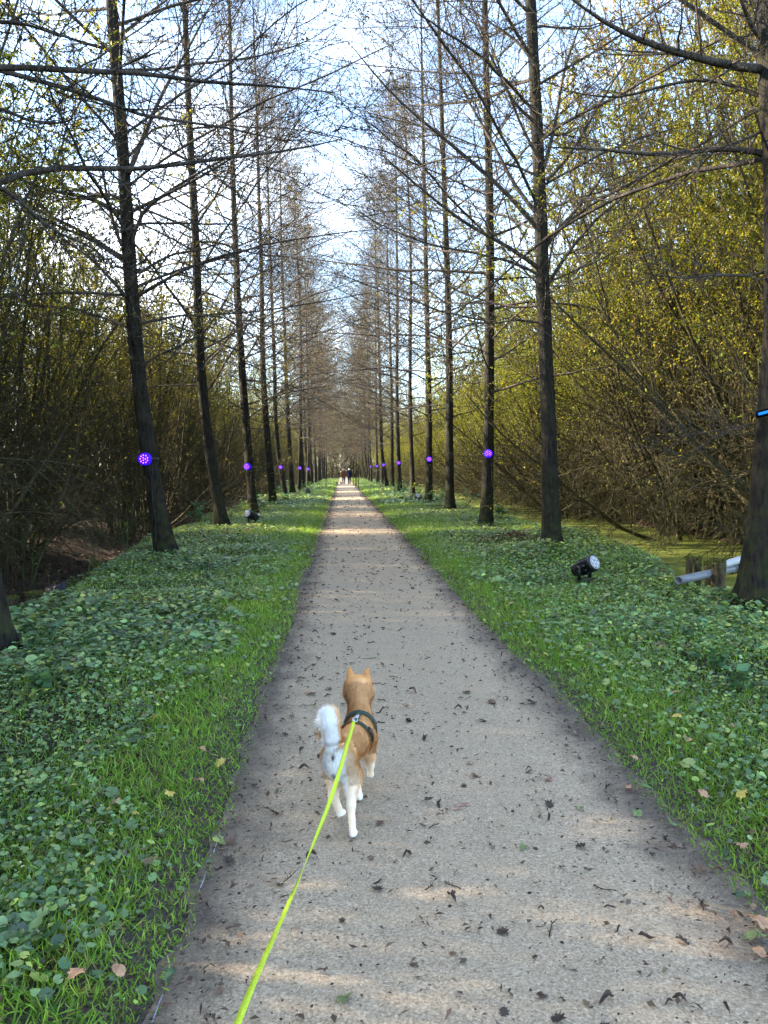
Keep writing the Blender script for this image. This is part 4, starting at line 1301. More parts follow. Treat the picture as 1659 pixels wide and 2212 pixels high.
def build_lamps():
    blk = simple('lamp_housing_black', (.010, .010, .012), .4, .5, .1)
    lens = emit_mat('lamp_lens_and_glow_band', (.03, .0, 1.0), .26)
    led = emit_mat('lamp_led_pink', (1.0, .24, .70), .42)
    rubber = simple('cable_rubber', (.008, .008, .009), .5, .4, .1)
    # housing axis along -Y (towards the viewer), tree at the origin
    hb = MB()
    ys = [-.16, -.17, -.20, -.26, -.285]
    rs = [.055, .085, .100, .108, .110]
    cyl(hb, [(0, y, 0) for y in ys], rs, 28)
    for i in range(16):
        a = 2 * PI * i / 16
        M = np.array(Matrix.Rotation(a, 3, 'Y'))
        box(hb, M @ np.array([.108, -.215, 0]), (.014, .07, .007), M=M)
    for sx in (-1, 1): box(hb, (sx * .118, -.20, 0), (.010, .03, .05))
    box(hb, (0, -.155, 0), (.24, .02, .03))
    me_h = hb.mesh('housing', blk, smooth=False)
    fb = MB(); cyl(fb, [(0, -.2855, 0), (0, -.297, 0)], [.109, .107], 32)
    cyl(fb, [(0, -.200, 0), (0, -.240, 0)], [.1135, .1135], 32)  # glowing band added round the housing to tint the bark, not lens
    me_f = fb.mesh('lens', lens, smooth=False)
    lb = MB()
    for x, z in disc_leds(9, 3, .071, .027):
        cyl(lb, [(x, -.2965, z), (x, -.3015, z)], [.0115, .009], 10)
    me_l = lb.mesh('diodes', led, smooth=False)
    sb = MB(); q = np.linspace(0, 2 * PI, 41)[:-1]
    P = np.stack([.158 * np.cos(q), .158 * np.sin(q), 0 * q], 1); strap(sb, P, nrm(P), .045, .006, True)
    me_s = sb.mesh('strap', blk)
    cb = MB()
    for o in (-.012, .016):
        z = np.linspace(-.08, -1.85, 16)
        C = np.stack([.09 + o + .02 * np.sin(z * 5 + o * 90), -.185 - .015 * np.cos(z * 3 + o * 50), z], 1)
        cyl(cb, C, np.full(16, .0075), 6)
    q = np.linspace(0, 2 * PI, 17); cyl(cb, np.stack([-.03 + .04 * np.cos(q), -.19 + .0 * q, -.16 + .055 * np.sin(q)], 1), np.full(17, .006), 6)
    me_c = cb.mesh('cable', rubber)
    src = None
    L = [('left', 2, 314, 992), ('left', 4, 533, 1008), ('left', 6, 612, 1009), ('left', 8, 643.5, 1011), ('left', 10, 669, 1013), ('left', 11, 680, 1011),
         ('right', 3, 1062, 980), ('right', 5, 927, 992), ('right', 7, 863, 1000), ('right', 9, 835, 1004), ('right', 11, 811, 1007), ('right', 12, 801, 1008)]
    for side, n, px, py in L:
        P, R = TRUNK_AT[(side, n)]
        Y = P[0, 1]
        z = at_y(px, py, Y)[2]
        x = np.interp(z, P[:, 2], P[:, 0]); y = np.interp(z, P[:, 2], P[:, 1]); r = np.interp(z, P[:, 2], R)
        a = math.atan2(-x, y) * .8 if False else 0.0
        yaw = math.atan2(x, y)            # face the viewer's end of the path
        side_ofs = {('left', 2): .0, ('right', 3): .03}.get((side, n), 0)
        lab = {('left', 2): 'largest violet lamp, strapped to the leaning nearest left trunk with a hanging cable',
               ('right', 3): 'brightest pink-dotted violet lamp on the third right-hand trunk'}.get((side, n), f'small glowing violet lamp strapped to the {ORD[n - 1]} tree of the {side} row')
        s = (r + .012) / .158
        s = min(max(s, .8), 1.1)
        if src is None:
            src = empty('tree_lamp', (x, y, z), lab, 'lamp', 'violet lamps strapped to the avenue trees', -yaw)
            h = link('housing', me_h, src); link('lens', me_f, h); link('diodes', me_l, h); link('strap', me_s, src); link('cable', me_c, src)
            o = src
        else:
            o = copy_tree(src, (x, y, z), -yaw, None, lab)
        o.scale = (s, s, s)
        if (side, n) in (('left', 2), ('left', 4)): o.rotation_euler[2] = -yaw - .35
    # lamp on the nearest right tree: seen from the side, blue bar at the picture's edge
    P, R = TRUNK_AT[('right', 1)]
    z = at_y(1655, 890, 7.7)[2]; x = np.interp(z, P[:, 2], P[:, 0]); y = np.interp(z, P[:, 2], P[:, 1]); r = np.interp(z, P[:, 2], R)
    o = empty('bar_lamp', (x, y, z), 'blue glowing bar lamp strapped to the thick trunk at the right edge', 'lamp', None, -.45)
    sb = MB(); q = np.linspace(0, 2 * PI, 41)[:-1]
    Pq = np.stack([(r + .012) * np.cos(q), (r + .012) * np.sin(q), .02 * np.cos(q)], 1); strap(sb, Pq, nrm(Pq), .05, .006, True); sb.obj('strap', blk, o)
    hb = MB(); M = np.array(Matrix.Rotation(math.radians(-14), 3, 'Y'))
    box(hb, (.0, -r - .06, 0), (.34, .08, .07), M=M); hb.obj('housing', simple('bar_housing', (.006, .006, .008), 1.0, 0.0, .1), o, smooth=False)
    eb = MB(); box(eb, (.0, -r - .104, -.0), (.31, .008, .026), M=M); eb.obj('light_bar', emit_mat('lamp_bar_blue', (.01, .24, 1.0), .2), o, smooth=False)


def build_spots():
    blk = simple('spot_black', (.012, .013, .016), .42, .5, .1)
    lensm = simple('spot_lens_pale_reflection', (.48, .49, .52), .2, .8, .08, 60)  # pale base colour stands in for the white reflection in the lenses
    rubber = simple('spot_cable', (.008, .008, .009), .5, .4, .1)
    white = simple('spot_label', (.75, .75, .78), .5, .4, .05)

    def spot(loc, az, tilt, sc, label):
        root = empty('ground_spotlight', loc, label, 'spotlight', 'stage spotlights lying on the verges', az)
        R = Matrix.Rotation(tilt, 3, 'X'); Rn = np.array(R)

        def tf(a): return (np.asarray(a, float) @ Rn.T) + [0, 0, .17]
        hb = MB()
        prof = [(-.17, .050), (-.165, .075), (-.08, .088), (-.075, .095), (.10, .098), (.105, .104), (.165, .104)]
        n0 = hb.n
        cyl(hb, tf([(0, y, 0) for y, _ in prof]), [r for _, r in prof], 28)
        for i in range(10):
            a = 2 * PI * i / 10
            M = Matrix.Rotation(a, 3, 'Y')
            p = np.array(M @ Vector((.100, .02, 0)))
            box(hb, tf([p])[0], (.010, .11, .016), M=np.array(R @ M))
        h = hb.obj('housing', blk, root, smooth=False)
        lb = MB(); cyl(lb, tf([(0, .1655, 0), (0, .168, 0)]), [.092, .092], 28); lb.obj('lens_plate', simple('spot_reflector', (.35, .35, .38), .3, .6, .1), h, smooth=False)
        eb = MB()
        for x, z in disc_leds(6, 1, .054, 0.0): cyl(eb, tf([(x, .1675, z), (x, .178, z)]), [.027, .021], 14)
        eb.obj('lens_cell', lensm, h)
        wb = MB(); box(wb, tf([(-.055, -.145, .062)])[0], (.07, .004, .05), M=Rn @ np.array(Matrix.Rotation(.7, 3, 'Y'))); wb.obj('rating_plate', white, h, smooth=False)
        yb = MB()
        for sx in (-1, 1):
            M = np.array(Matrix.Rotation(sx * .18, 3, 'Y'))
            box(yb, (sx * .125, .0, .10), (.010, .045, .17), M=M)
            box(yb, (0, sx * .065, .012), (.30, .030, .012))
            cyl(yb, [(sx * .100, 0, .17), (sx * .150, 0, .17)], [.024, .024], 12)
        yb.obj('bracket', blk, root, smooth=False)
        cb = MB(); q = np.linspace(0, 1, 14)
        cyl(cb, np.stack([-.03 - .32 * q, -.17 - .05 * np.sin(q * 6), .12 * (1 - q) ** 2 + .03], 1), np.full(14, .008), 6); cb.obj('cable', rubber, root)
        root.scale = (sc,) * 3
        return root

    def g(px, py, up=0.04):
        p = ground_at(px, py, 0.06); p[2] = float(height(p[0], p[1])) + up; return p
    spot(g(1263, 1254, .06), math.radians(-142), math.radians(24), 1.0, 'black stage spotlight with silver round lens lying on the right ivy verge')
    spot(g(545, 1135, .06), math.radians(140), math.radians(20), 1.15, 'dark spotlight in the ivy at the foot of the fourth left trunk')
    spot(g(666, 1070, .05), math.radians(20), math.radians(35), 1.1, 'small far dark spotlight in the sunny plants beside the left grass edge')
    spot(g(904, 1083, .05), math.radians(175), math.radians(20), 1.2, 'far white-faced spotlight in dark ivy between two right-hand trunks')


def build_posts():
    wood = bark_mat('post_wood', (.030, .022, .012), (.13, .095, .055), .3)
    moss = simple('post_moss', (.10, .125, .02), .95, .1, .4, 60)

    def post(x, y, z0, h, r, lean, label, group):
        o = empty('wooden_post', (x, y, z0), label, 'post', group)
        k = 10; N = 10
        zz = np.linspace(-.45, h, N)
        P = np.stack([lean * zz, 0 * zz + .02 * np.sin(zz * 9), zz], 1)
        b = MB(); tubes(b, P, r * (1 + .05 * np.sin(zz * 30 + x * 9)), k, cap=True); b.obj('stake', wood, o)
        c = MB(); n = 160
        a = rng.uniform(0, 2 * PI, n); rr = r * 1.06 * np.sqrt(rng.random(n)); side = rng.random(n) < .5
        rr = np.where(side, r * 1.03, rr); z = np.where(side, h - rng.random(n) ** 2 * .13, h + .004)
        Pm = np.stack([lean * z + rr * np.cos(a), rr * np.sin(a), z], 1)
        Nn = np.where(side[:, None], np.stack([np.cos(a), np.sin(a), 0 * a + .4], 1), np.array([[0, 0, 1.0]]))
        leaves(c, HEART, Pm, rng.normal(0, 1, (n, 3)), nrm(Nn + rng.normal(0, .3, (n, 3))), .018, .02, pick([(.10, .12, .02), (.15, .17, .03), (.06, .08, .02)], [3, 2, 2], n, .2))
        c.obj('moss_cap', MAT['aleaf'], o, color=True, smooth=False)
        return o
    g = 'wooden stakes by the pipes'
    info = [(1486, 1212, 1264, 9.9, 13, 'short mossy stake left of the others beside the ditch pipes'),
            (1504, 1212, 1264, 10.0, 15, 'wide mossy stake second from the left beside the ditch pipes'),
            (1527, 1222, 1262, 9.7, 14, 'middle mossy stake with green cap in front of the ditch pipes'),
            (1549, 1216, 1290, 9.2, 27, 'thick tall mossy stake holding up the grey pipe')]
    for px, pt, pb, Y, w, lab in info:
        top = at_y(px, pt, Y); bot = at_y(px, pb, Y); r = w / 2 / 1660 * Y
        z0 = min(float(height(bot[0], Y)), bot[2]); post(bot[0], Y, z0, top[2] - z0 + .05, r * 1.15, .02, lab, g)
    for px, pt, pb, Y, w, lab, d in ((22, 1308, 1345, 9.3, 38, 'mossy stump post at the far left edge behind the mossy trunk', 0), (80, 1297, 1342, 9.4, 40, 'dark mossy-topped stump post beside the black bag', 0)):
        top = at_y(px, pt, Y); bot = at_y(px, pb, Y)
        z0 = float(height(bot[0], Y)); post(bot[0], Y, z0, top[2] - z0 + .10, w / 2 / 1660 * Y, -.02, lab, 'stump posts on the left bank')
    # bag
    bagm, nt, b = mat('black_plastic_sheet', .42, .35); b.inputs['Base Color'].default_value = (.006, .006, .010, 1)
    v = coords(nt); bump(nt, b, noise(nt, v, 14, 4), 1.0, .05)
    c = at_y(122, 1322, 9.5)
    V, Q = snet(lambda p: smin(sd_ell(p, (0, 0, .08), (.17, .14, .12)), sd_cone(p, (.05, 0, .15), (.10, .02, .24), .05, .02), .05) + .016 * np.sin(p[:, 0] * 45) * np.sin(p[:, 1] * 38 + 1) * np.sin(p[:, 2] * 41),
                (-.25, -.22, -.08), (.25, .22, .3), .014)
    mb = MB(); mb.add(V, None, Q); o = mb.obj('plastic_bag', bagm)
    o.location = (c[0], 9.5, max(float(height(c[0], 9.5)), c[2] - .10)); tag(o, 'crumpled black plastic bag lying beside the left stump posts', 'bag')
    # pipes
    grey = simple('pipe_grey', (.17, .18, .20), .45, .4, .12, 12); whi = simple('pipe_white', (.42, .43, .45), .4, .4, .06, 12); blk = simple('pipe_strap_black', (.01, .01, .012), .5, .4)

    def pipe(a, b, r, m, label, inner=.8, nm='drain_pipe'):
        a = np.array(a); b = np.array(b)
        o = empty(nm, a, label, 'pipe', 'pipes on the ditch bank')
        pb = MB(); n = 6; P = np.array([(b - a) * t for t in np.linspace(0, 1, n)])
        # open tube with wall thickness
        P2 = np.concatenate([P, P[::-1]]); R2 = np.concatenate([np.full(n, r), np.full(n, r * inner)])
        T = nrm(b - a); U = nrm(np.cross(T, [0, 0, 1.0])); W = np.cross(T, U); k = 20
        q = np.arange(k) * 2 * PI / k
        V = P2[:, None] + R2[:, None, None] * (np.cos(q)[None, :, None] * U + np.sin(q)[None, :, None] * W)
        i = np.arange(2 * n)[:, None] * k; nx = ((np.arange(2 * n) + 1) % (2 * n))[:, None] * k; j = np.arange(k)[None]; j2 = (j + 1) % k
        pb.add(V.reshape(-1, 3), None, np.stack([i + j, i + j2, nx + j2, nx + j], -1).reshape(-1, 4))
        pb.obj('tube', m, o)
        return o, a, b
    A = at_y(1466, 1254, 8.9); B = at_y(1600, 1224, 9.6)
    o, a, b = pipe(A, B, .050, grey, 'grey plastic drain pipe sloping up from the ivy past the stakes')
    sb = MB()
    for t in (.60, .88):
        c = (b - a) * t + [0, 0, .03]; q = np.linspace(0, 2 * PI, 33)[:-1]; T = nrm(b - a); U = nrm(np.cross(T, [0, 0, 1.0])); W = np.cross(T, U)
        Pq = c + 0.070 * np.cos(q)[:, None] * U + .100 * np.sin(q)[:, None] * W
        strap(sb, Pq, nrm(Pq - c), .025, .006, True)
    sb.obj('strap', blk, o)
    A = at_y(1556, 1222, 9.25); B = at_y(1612, 1205, 9.6)
    pipe(A, B, .046, whi, 'white plastic pipe lying on top of the grey pipe by the thick trunk')
    # little stakes by the path far off
    for px, Y, h in ((768, 66, .9), (774, 62, .8), (763, 74, .9), (704, 68, .9), (770.5, 70, .75)):
        p = at_y(px, 1040, Y); z = float(height(p[0], Y)); post(p[0], Y, z, h, .035, .02, f'thin far marker stake standing in the {"right" if px > 740 else "left"} verge near the walkers', 'thin marker stakes near the walkers')


LOBED = None


def fallen_leaf_mesh(kind, seed, m):
    r = np.random.default_rng(seed)
    mb = MB()
    if kind == 'lobed':
        n = 40; a = np.linspace(-PI, PI, n, endpoint=False)
        rad = .55 + .32 * np.cos(a * 5) ** 2 * (1 - .4 * np.abs(a) / PI) + .12 * np.cos(a * 15) + .15 * np.cos(a)
        x = rad * np.cos(a) * .55; y = rad * np.sin(a) * .52
    else:
        n = 24; a = np.linspace(-PI, PI, n, endpoint=False)
        x = .5 * np.cos(a); w = .30 if kind == 'oval' else .22
        y = w * np.sin(a) * (1 + .25 * np.cos(a)) + .02 * np.sin(a * 9)
    rings = [0.0, .5, 1.0]
    cu = r.uniform(.25, .5) if kind == 'curled' else r.uniform(.06, .14)
    V = [(0, 0, 0)]
    for s in rings[1:]:
        for i in range(n): V.append((x[i] * s, y[i] * s, 0))
    V = np.array(V)
    z = cu * (np.abs(V[:, 1]) * 2.2) ** 1.3 * (1 if kind != 'curled' else 1.6) + .10 * np.sin(V[:, 0] * 5 + seed) + .04 * np.sin(V[:, 0] * 17 + V[:, 1] * 13 + seed)
    if kind == 'curled':
        V[:, 1] *= r.uniform(.35, .7); V[:, 1] += .07 * np.sin(V[:, 0] * r.uniform(2, 7) + seed)
        z = z * r.uniform(.5, .9) + .08 * np.sin(V[:, 0] * 7 + seed * 2)
    V[:, 2] = z - z.min() * .9
    t = [(0, 1 + i, 1 + (i + 1) % n) for i in range(n)]
    q = [(1 + i, 1 + n + i, 1 + n + (i + 1) % n, 1 + (i + 1) % n) for i in range(n)]
    mb.add(V, t, q)
    st = np.array([(-.05, 0, V[0, 2]), (-.4, .01, V[0, 2] * .6 + .02), (-.62, .05, .05), (-.85, .02 + r.normal(0, .06), .03)])
    tubes(mb, st, np.array([.012, .014, .012, .009]), 4)
    return mb.mesh('leaf', m)


def build_fallen_leaves():
    def lm(nm, c, var=.3):
        m, nt, b = mat(nm, .75, .2); v = coords(nt, 'Object'); f = noise(nt, v, 5, 5, .7); c = np.array(c)
        nt.links.new(ramp(nt, f, [(.3, tuple(c * (1 - var))), (.7, tuple(np.minimum(1, c * (1 + var))))]), b.inputs['Base Color'])
        return m
    dark = lm('leaf_dark', (.060, .042, .032), .4); brown = lm('leaf_brown', (.14, .085, .055), .35); tan = lm('leaf_tan', (.40, .23, .13), .25)
    yel = lm('leaf_yellow', (.46, .36, .09), .25); grn = lm('leaf_green', (.15, .19, .07), .3); red = lm('leaf_pinkbrown', (.30, .15, .12), .3)
    M = {}
    for nm, m in (('dark', dark), ('brown', brown)):
        M[nm] = [fallen_leaf_mesh(k, s, m) for k, s in (('curled', 1), ('curled', 2), ('lobed', 3), ('curled', 4), ('lobed', 5), ('curled', 6))]
    for nm, m in (('tan', tan), ('yellow', yel), ('green', grn), ('pink', red)):
        M[nm] = [fallen_leaf_mesh(k, s, m) for k, s in (('oval', 7), ('lobed', 8), ('oval', 9))]

    def put(nm, i, x, y, s, label, group, lift=.0, tilt=.18):
        z = .020 if abs(x - PC) < PHW - .06 else float(height(x, y)) + .012
        o = link('fallen_leaf', M[nm][i]); o.location = (x, y, z + lift)
        o.rotation_euler = (rng.normal(0, tilt), rng.normal(0, tilt), rng.uniform(0, 2 * PI)); o.scale = (s, s, s)
        tag(o, label, 'leaf', group)
    gd = 'dead leaves lying on the path'; gv = 'fallen leaves lying on the verges'
    n = 0
    while n < 262:
        y = 1.35 * (15 / 1.35) ** rng.random()
        e = rng.random()
        x = PC + (rng.uniform(-.92, .92) if e < .72 else rng.choice([-1, 1]) * (.93 - abs(rng.normal(0, .14))))
        if abs(x + .01) < .12 and 2.9 < y < 3.8 and rng.random() < .8: continue
        d = rng.random() < .68
        s = rng.uniform(.026, .062) * (1 if y < 4 else 1.2)
        put('dark' if d else 'brown', rng.integers(6), x, y, s, 'small dark curled dead leaf lying on the beige path' if d else 'small mid-brown curled dead leaf lying on the beige path', gd)
        n += 1
    sp = [('tan', 0, 1485, 1616, .075, 'large tan oval leaf on the grass at mid height of the right verge'), ('tan', 2, 1517, 1728, .062, 'tan leaf on the right grass edge below a small grey seedling'),
          ('tan', 1, 1602, 1842, .066, 'tan lobed leaf at the right picture edge halfway down the grass'), ('tan', 1, 1636, 1998, .100, 'largest tan lobed leaf in the lower right corner'),
          ('green', 1, 1638, 2030, .085, 'pale green lobed leaf under the largest tan leaf in the lower right corner'), ('tan', 0, 1641, 2062, .055, 'orange-tan leaf lowest in the right corner group'),
          ('pink', 1, 1182, 1683, .065, 'pinkish brown flat leaf on the right half of the path'), ('tan', 0, 665, 1498, .048, 'single small tan leaf on the path left of the dog ears'),
          ('tan', 0, 1356, 1702, .050, 'tan leaf on the dark soil at the right path edge'), ('tan', 2, 1458, 1505, .06, 'tan leaf at the top of the right grass strip'),
          ('green', 1, 1375, 1757, .058, 'pale green leaf on the dark right path edge'), ('green', 1, 1252, 1748, .05, 'pale green lobed leaf on the right side of the path'),
          ('green', 0, 1130, 1832, .045, 'small greenish leaf in the middle right of the path'), ('green', 1, 745, 2163, .062, 'olive green curled leaf at the bottom of the path'),
          ('yellow', 1, 1380, 1392, .075, 'yellow star-shaped leaf on the right ivy'), ('yellow', 1, 1165, 1340, .06, 'yellow leaf on the ivy close to the right path edge'),
          ('tan', 2, 1578, 1582, .06, 'tan leaf near the right picture edge among ivy'), ('yellow', 1, 1605, 1735, .07, 'pale yellow thin lobed leaf on the right grass'),
          ('tan', 0, 430, 1697, .052, 'tan leaf on the left grass strip near the path'), ('tan', 0, 252, 1752, .055, 'pinkish tan leaf in the left ivy carpet'),
          ('yellow', 1, 232, 1770, .06, 'pale yellow lobed leaf in the left ivy carpet'), ('yellow', 1, 290, 1778, .05, 'cream lobed leaf beside the pale yellow one in the left ivy'),
          ('tan', 1, 165, 2130, .065, 'tan leaf at the lower left among grass blades'), ('tan', 0, 255, 2112, .055, 'brown-tan leaf at the left path edge near the bottom'),
          ('tan', 0, 437, 1630, .05, 'tan leaf high on the left grass strip'), ('tan', 2, 190, 1605, .05, 'tan leaf among ivy in the middle of the left verge')]
    for nm, i, px, py, s, lab in sp:
        p = ground_at(px, py, .02); put(nm, i, p[0], p[1], s, lab, gd if abs(p[0] - PC) < .9 else gv, .0 if abs(p[0] - PC) < .95 else .025, .22)
    for k in range(46):
        side = rng.choice([-1, 1]); x, y = scatter(1, 1.6, 11, 1.0, side)
        nm = rng.choice(['tan', 'yellow', 'brown']); put(nm, rng.integers(3), x[0], y[0], rng.uniform(.04, .065),
                                                        {'tan': 'small tan leaf caught among the ivy of the verge', 'yellow': 'small yellow leaf caught among the ivy of the verge', 'brown': 'small brown leaf caught among the ivy of the verge'}[nm], gv, .03, .3)
    # twigs on the path
    tw = simple('twig_bark', (.035, .027, .022), .9, .2, .3)
    for k in range(26):
        y = 1.4 * (8 / 1.4) ** rng.random(); x = PC + rng.uniform(-.9, .9)
        mb = MB(); L = rng.uniform(.05, .13)
        P = grow(np.zeros((1, 3)), np.array([[1, 0, 0.0]]), [L], 7, 0, .16); P[..., 2] = np.abs(P[..., 2]) * .3 + .003
        tubes(mb, P, np.linspace(.0026, .0014, 7)[None], 4)
        for _ in range(3):
            q, T = along(P, np.array([[rng.uniform(.2, .9)]])); P2 = grow(q[0], T[0] + [[0, rng.choice([-1, 1]) * .8, .1]], [L * .3], 4, 0, .1); tubes(mb, P2, np.full((1, 4), .0013), 3)
        o = mb.obj('twig', tw); o.location = (x, y, .021); o.rotation_euler[2] = rng.uniform(0, 2 * PI)
        tag(o, 'thin dark dead twig lying on the beige path', 'twig', 'twigs lying on the path')
    # pale cable along the left path edge, chalk mark
    cm = simple('pale_cable', (.24, .26, .29), .35, .5, .1)
    for pts, lab in (([(476, 1797), (470, 1815), (461, 1842)], 'short pale wire piece showing at the left path edge beside the dog'),
                     ([(446, 1880), (440, 1900), (430, 1925)], 'faint pale wire piece halfway along the left path edge'),
                     ([(352, 2148), (344, 2165), (330, 2205), (322, 2235)], 'longest pale wire piece at the bottom of the left path edge')):
        P = np.array([ground_at(a, b, .024) for a, b in pts]); mb = MB(); tubes(mb, P, np.full(len(P), .0021), 6, cap=True)
        tag(mb.obj('ground_wire', cm), lab, 'wire', 'pale wire pieces at the left path edge')
    m, nt, b = mat('chalk_pink', .95, .1)
    v = coords(nt, 'Object'); f = noise(nt, v, 38, 4, .7)
    nt.links.new(ramp(nt, f, [(.4, (.27, .21, .17)), (.6, (.55, .27, .23))]), b.inputs['Base Color'])
    c = ground_at(997, 1742, .02); mb = MB()
    for s in range(7):
        a = rng.uniform(-.4, .4); P = np.array([[c[0] - .05 + .01 * s * rng.uniform(.4, 1.2) + t * math.cos(a), c[1] - .025 + .008 * s + t * math.sin(a), .0225 + .0006 * s] for t in np.linspace(0, rng.uniform(.03, .06), 6)])
        strap(mb, P, np.repeat([[0, 0, 1.0]], 6, 0), .006, .0004)
    tag(mb.obj('chalk_mark', m), 'small pink chalk scribble on the middle of the path', 'chalk mark')


def build_plants():
    mleaf = leaf_mat('broad_leaf', .35, .45, .35); stem = simple('plant_stem', (.07, .11, .03), .7, .3, .2)

    def plant(x, y, h, n, size, pal, label, nm='leafy_plant', tpl=HEART, group=None, spread=.25, wid=.9):
        z = float(height(x, y)); o = empty(nm, (x, y, z), label, 'plant', group, rng.uniform(0, 6))
        P0 = np.stack([rng.normal(0, .03, n), rng.normal(0, .03, n), np.zeros(n) - .02], 1)
        D = np.stack([rng.normal(0, spread, n), rng.normal(0, spread, n), np.ones(n)], 1)
        P = grow(P0, D, h * rng.uniform(.5, 1.1, n), 7, -.2, .08)
        sb = MB(); tubes(sb, P, np.linspace(.005, .003, 7)[None] * np.ones((n, 1)), 4); sb.obj('stems', stem, o)
        lb = MB(); m = 3; t = np.concatenate([np.ones((n, 1)), rng.uniform(.45, .95, (n, m - 1))], 1); p, T = along(P, t); p = p.reshape(-1, 3); T = T.reshape(-1, 3); k = len(p)
        A = nrm(T * .2 + rng.normal(0, .8, (k, 3)) * [1, 1, .3] + [0, 0, -.1]); N = nrm(rng.normal(0, .35, (k, 3)) + [0, 0, 1])
        s = size * rng.uniform(.6, 1.2, k); leaves(lb, tpl, p, A, N, s, s * wid, pick(pal, np.ones(len(pal)), k, .2)); lb.obj('leaves', mleaf, o, color=True)
        return o
    G1 = [(.05, .13, .06), (.07, .16, .06), (.09, .18, .08)]; G2 = [(.14, .22, .03), (.22, .28, .04), (.10, .18, .03)]
    gp = 'larger leafy plants on the verges'
    for px, py, h, n, s, pal, lab in (
            (75, 1405, .34, 9, .055, G1, 'broad blue-green leafy plant right beside the mossy left trunk'), (100, 1480, .22, 7, .060, G1, 'low broad-leaved plant in front of the mossy left trunk'),
            (180, 1395, .22, 7, .05, G1, 'broad-leaved plant in the left ivy a step right of the mossy trunk'), (265, 1375, .30, 3, .055, G1, 'single tall-stalked pale round leaf in the middle left ivy'),
            (400, 1210, .22, 9, .055, G1, 'dark leafy clump hugging the foot of the leaning lamp trunk'), (440, 1225, .2, 8, .05, G1, 'dark leafy clump right of the leaning lamp trunk'),
            (1540, 1420, .22, 8, .055, G1, 'pale round-leaved plant left of the thick right trunk'), (1600, 1460, .18, 7, .06, G1, 'broad-leaved plant in front of the thick right trunk'),
            (1500, 1365, .2, 7, .045, G1, 'round-leaved plant in the right ivy below the drain pipe'), (60, 1500, .2, 5, .05, G2, 'yellow-green upright leaves before the mossy left trunk')):
        p = ground_at(px, py, .1); plant(p[0], p[1], h, n, s, pal, lab, group=gp)
    for px, py, lab in ((215, 1200, 'iris-like clump of upright green blades on the left bank'),):
        p = ground_at(px, py, -.1); o = empty('blade_plant', (p[0], p[1], float(height(p[0], p[1]))), lab, 'plant'); n = 16; lb = MB()
        leaves(lb, BLADE, rng.normal(0, .07, (n, 3)) * [1, 1, 0], nrm(rng.normal(0, .22, (n, 3)) + [0, 0, 1]), nrm(rng.normal(0, 1, (n, 3)) * [1, 1, 0]), rng.uniform(.25, .55, n), .03, pick(G2, [1, 1, 1], n, .2)); lb.obj('blades', mleaf, o, color=True)
    gs = 'yellow-green saplings at the edge of the left thicket'
    for i, (px, py, Y, h) in enumerate(((270, 1175, 15, .9), (120, 1220, 12.5, .8), (310, 1130, 17, 1.3), (60, 1190, 13.5, 1.1), (190, 1110, 18, 1.6), (450, 1110, 22, .9), (500, 1085, 25, 1.0))):
        p = at_y(px, py, Y)
        plant(p[0], Y, h, 5, .07, G2, 'thin yellow-green sapling in front of the dark left thicket', 'sapling', DIAMOND, gs, .35, .5)
    # taller sunlit weeds along the rows further back
    for side, x0 in (('left', -3.6), ('right', 4.4)):
        for Y in np.linspace(22, 78, 24):
            x = x0 + rng.normal(0, .6)
            plant(x, Y + rng.normal(0, .8), rng.uniform(.4, .9), 12, .10, G2 if rng.random() < .5 else G1, f'bushy weed clump between the trunks of the {side} row', 'weed_clump', HEART, f'weed clumps along the {side} row', .5)
    # brown dead fern heap on the right verge
    p = ground_at(1110, 1160, .1); n = 900; lb = MB(); q = rng.normal(0, 1, (n, 3)) * [.55, .35, 0]; q[:, 2] = .16 * np.exp(-(q[:, 0] / .5) ** 2 - (q[:, 1] / .35) ** 2) + rng.random(n) * .05
    leaves(lb, DIAMOND, q, rng.normal(0, 1, (n, 3)) * [1, 1, .4], nrm(rng.normal(0, .5, (n, 3)) + [0, 0, 1]), rng.uniform(.05, .12, n), .03, pick([(.11, .06, .035), (.15, .09, .05), (.06, .035, .022), (.06, .09, .03)], [3, 2, 2, 1], n, .25))
    o = lb.obj('leaf_heap', mleaf, color=True); o.location = (p[0], p[1], float(height(p[0], p[1]))); tag(o, 'low heap of brown dead leaves and fern on the right verge', 'leaf heap')
# ------------------------------------------------------------------ world, sun, camera, run
SUN_EL, SUN_AZ = 25.0, 76.0      # azimuth measured from +Y (view direction) towards the left


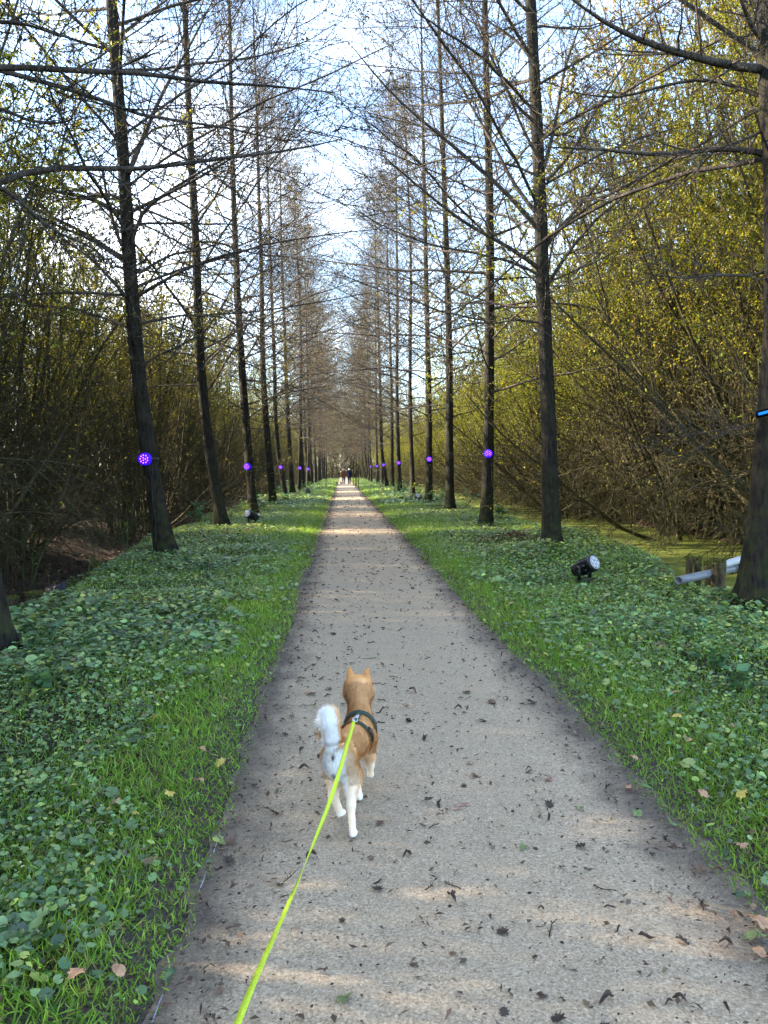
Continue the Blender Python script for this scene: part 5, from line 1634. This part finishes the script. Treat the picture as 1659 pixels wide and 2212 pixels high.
def build_light():
    w = bpy.data.worlds.new('World'); scene.world = w; w.use_nodes = True
    nt = w.node_tree; bg = nt.nodes['Background']
    sky = nt.nodes.new('ShaderNodeTexSky'); sky.sky_type = 'NISHITA'; sky.sun_disc = False
    sky.sun_elevation = math.radians(SUN_EL); sky.sun_rotation = math.radians(-SUN_AZ)
    sky.air_density = 1.0; sky.dust_density = .7; sky.ozone_density = 2.2
    # thin bright cloud veil, denser ahead and to the left
    tc = nt.nodes.new('ShaderNodeTexCoord'); mp = nt.nodes.new('ShaderNodeMapping'); mp.inputs['Scale'].default_value = (.9, .9, 1.8)
    nt.links.new(tc.outputs['Generated'], mp.inputs['Vector'])
    n = noise(nt, mp.outputs[0], 2.2, 5, .6)
    veil = ramp(nt, n, [(.46, .0), (.70, .7)])
    sd = nt.nodes.new('ShaderNodeVectorMath'); sd.operation = 'DOT_PRODUCT'; nt.links.new(tc.outputs['Generated'], sd.inputs[0])
    sd.inputs[1].default_value = (-math.sin(math.radians(SUN_AZ)), math.cos(math.radians(SUN_AZ)), 0)
    side = nt.nodes.new('ShaderNodeMapRange'); side.inputs[1].default_value = -.25; side.inputs[2].default_value = .45; side.inputs[3].default_value = .25
    nt.links.new(sd.outputs['Value'], side.inputs[0])
    veil = math_n(nt, 'MULTIPLY', veil, side.outputs[0])
    nt.links.new(mixc(nt, veil, sky.outputs[0], (7.4, 7.7, 8.2)), bg.inputs['Color'])
    bg.inputs['Strength'].default_value = .13
    l = bpy.data.lights.new('sun', 'SUN'); l.energy = 4.6; l.angle = math.radians(.5); l.color = (1, .86, .66)
    o = link('sun', l)
    d = Vector((-math.sin(math.radians(SUN_AZ)) * math.cos(math.radians(SUN_EL)), math.cos(math.radians(SUN_AZ)) * math.cos(math.radians(SUN_EL)), math.sin(math.radians(SUN_EL))))
    o.rotation_euler = d.to_track_quat('Z', 'Y').to_euler(); o.location = d * 60
    vs = scene.view_settings; vs.view_transform = 'Standard'; vs.look = 'None'; vs.gamma = 1; vs.exposure = EXPOSURE
    vs.use_curve_mapping = False


EXPOSURE = 2.95


def build_camera():
    c = bpy.data.cameras.new('camera'); o = link('camera', c)
    c.sensor_fit = 'VERTICAL'; c.sensor_height = 24.0; c.lens = 24.0 * F_PX / 2212; c.clip_end = 3000; c.clip_start = .05
    o.matrix_world = Matrix.Translation((0, 0, CAM_H)) @ Matrix([[float(v) for v in r] for r in CAM_R]).to_4x4()
    scene.camera = o


def main():
    import time
    t = time.time()

    def lap(s):
        nonlocal t
        print('LAP', s, round(time.time() - t, 1)); t = time.time()
    build_camera(); build_light(); init_mats()
    build_ground(); lap('ground')
    build_avenue(); lap('avenue')
    build_cover(); lap('cover')
    build_thickets(); lap('thickets')
    build_dog(); lap('dog')
    p = ground_at(742.5, 1045); q = ground_at(751.5, 1045)
    build_person(p[0], 82.5, 0, (.16, .07, .03), (.03, .04, .07), (.55, .52, .48), 'person in a brown jacket walking away beside a person in navy', 1.68, 1.08, 1)
    build_person(q[0] + .12, 83.0, .05, (.012, .016, .04), (.012, .016, .035), (.70, .70, .68), 'white-haired person in a navy jacket and dark trousers walking away', 1.70, 1.05, -1)
    build_small_dog(at_y(737, 1042, 81)[0], 81.0, .1, (.09, .08, .075), (.35, .33, .3), 'small grey dog walking close to the person in the brown jacket', 1.0)
    build_small_dog(at_y(729, 1044, 79)[0], 79.0, .3, (.04, .035, .03), (.5, .48, .45), 'small black and white dog on the left edge of the path', .95)
    lap('people')
    build_lamps(); build_spots(); build_posts(); build_fallen_leaves(); build_plants(); lap('props')
    scene.cycles.use_denoising = True
    scene.cycles.max_bounces = 5; scene.cycles.diffuse_bounces = 3; scene.cycles.glossy_bounces = 2; scene.cycles.transmission_bounces = 3
    scene.cycles.transparent_max_bounces = 4
    scene.cycles.sample_clamp_indirect = 6.0


main()
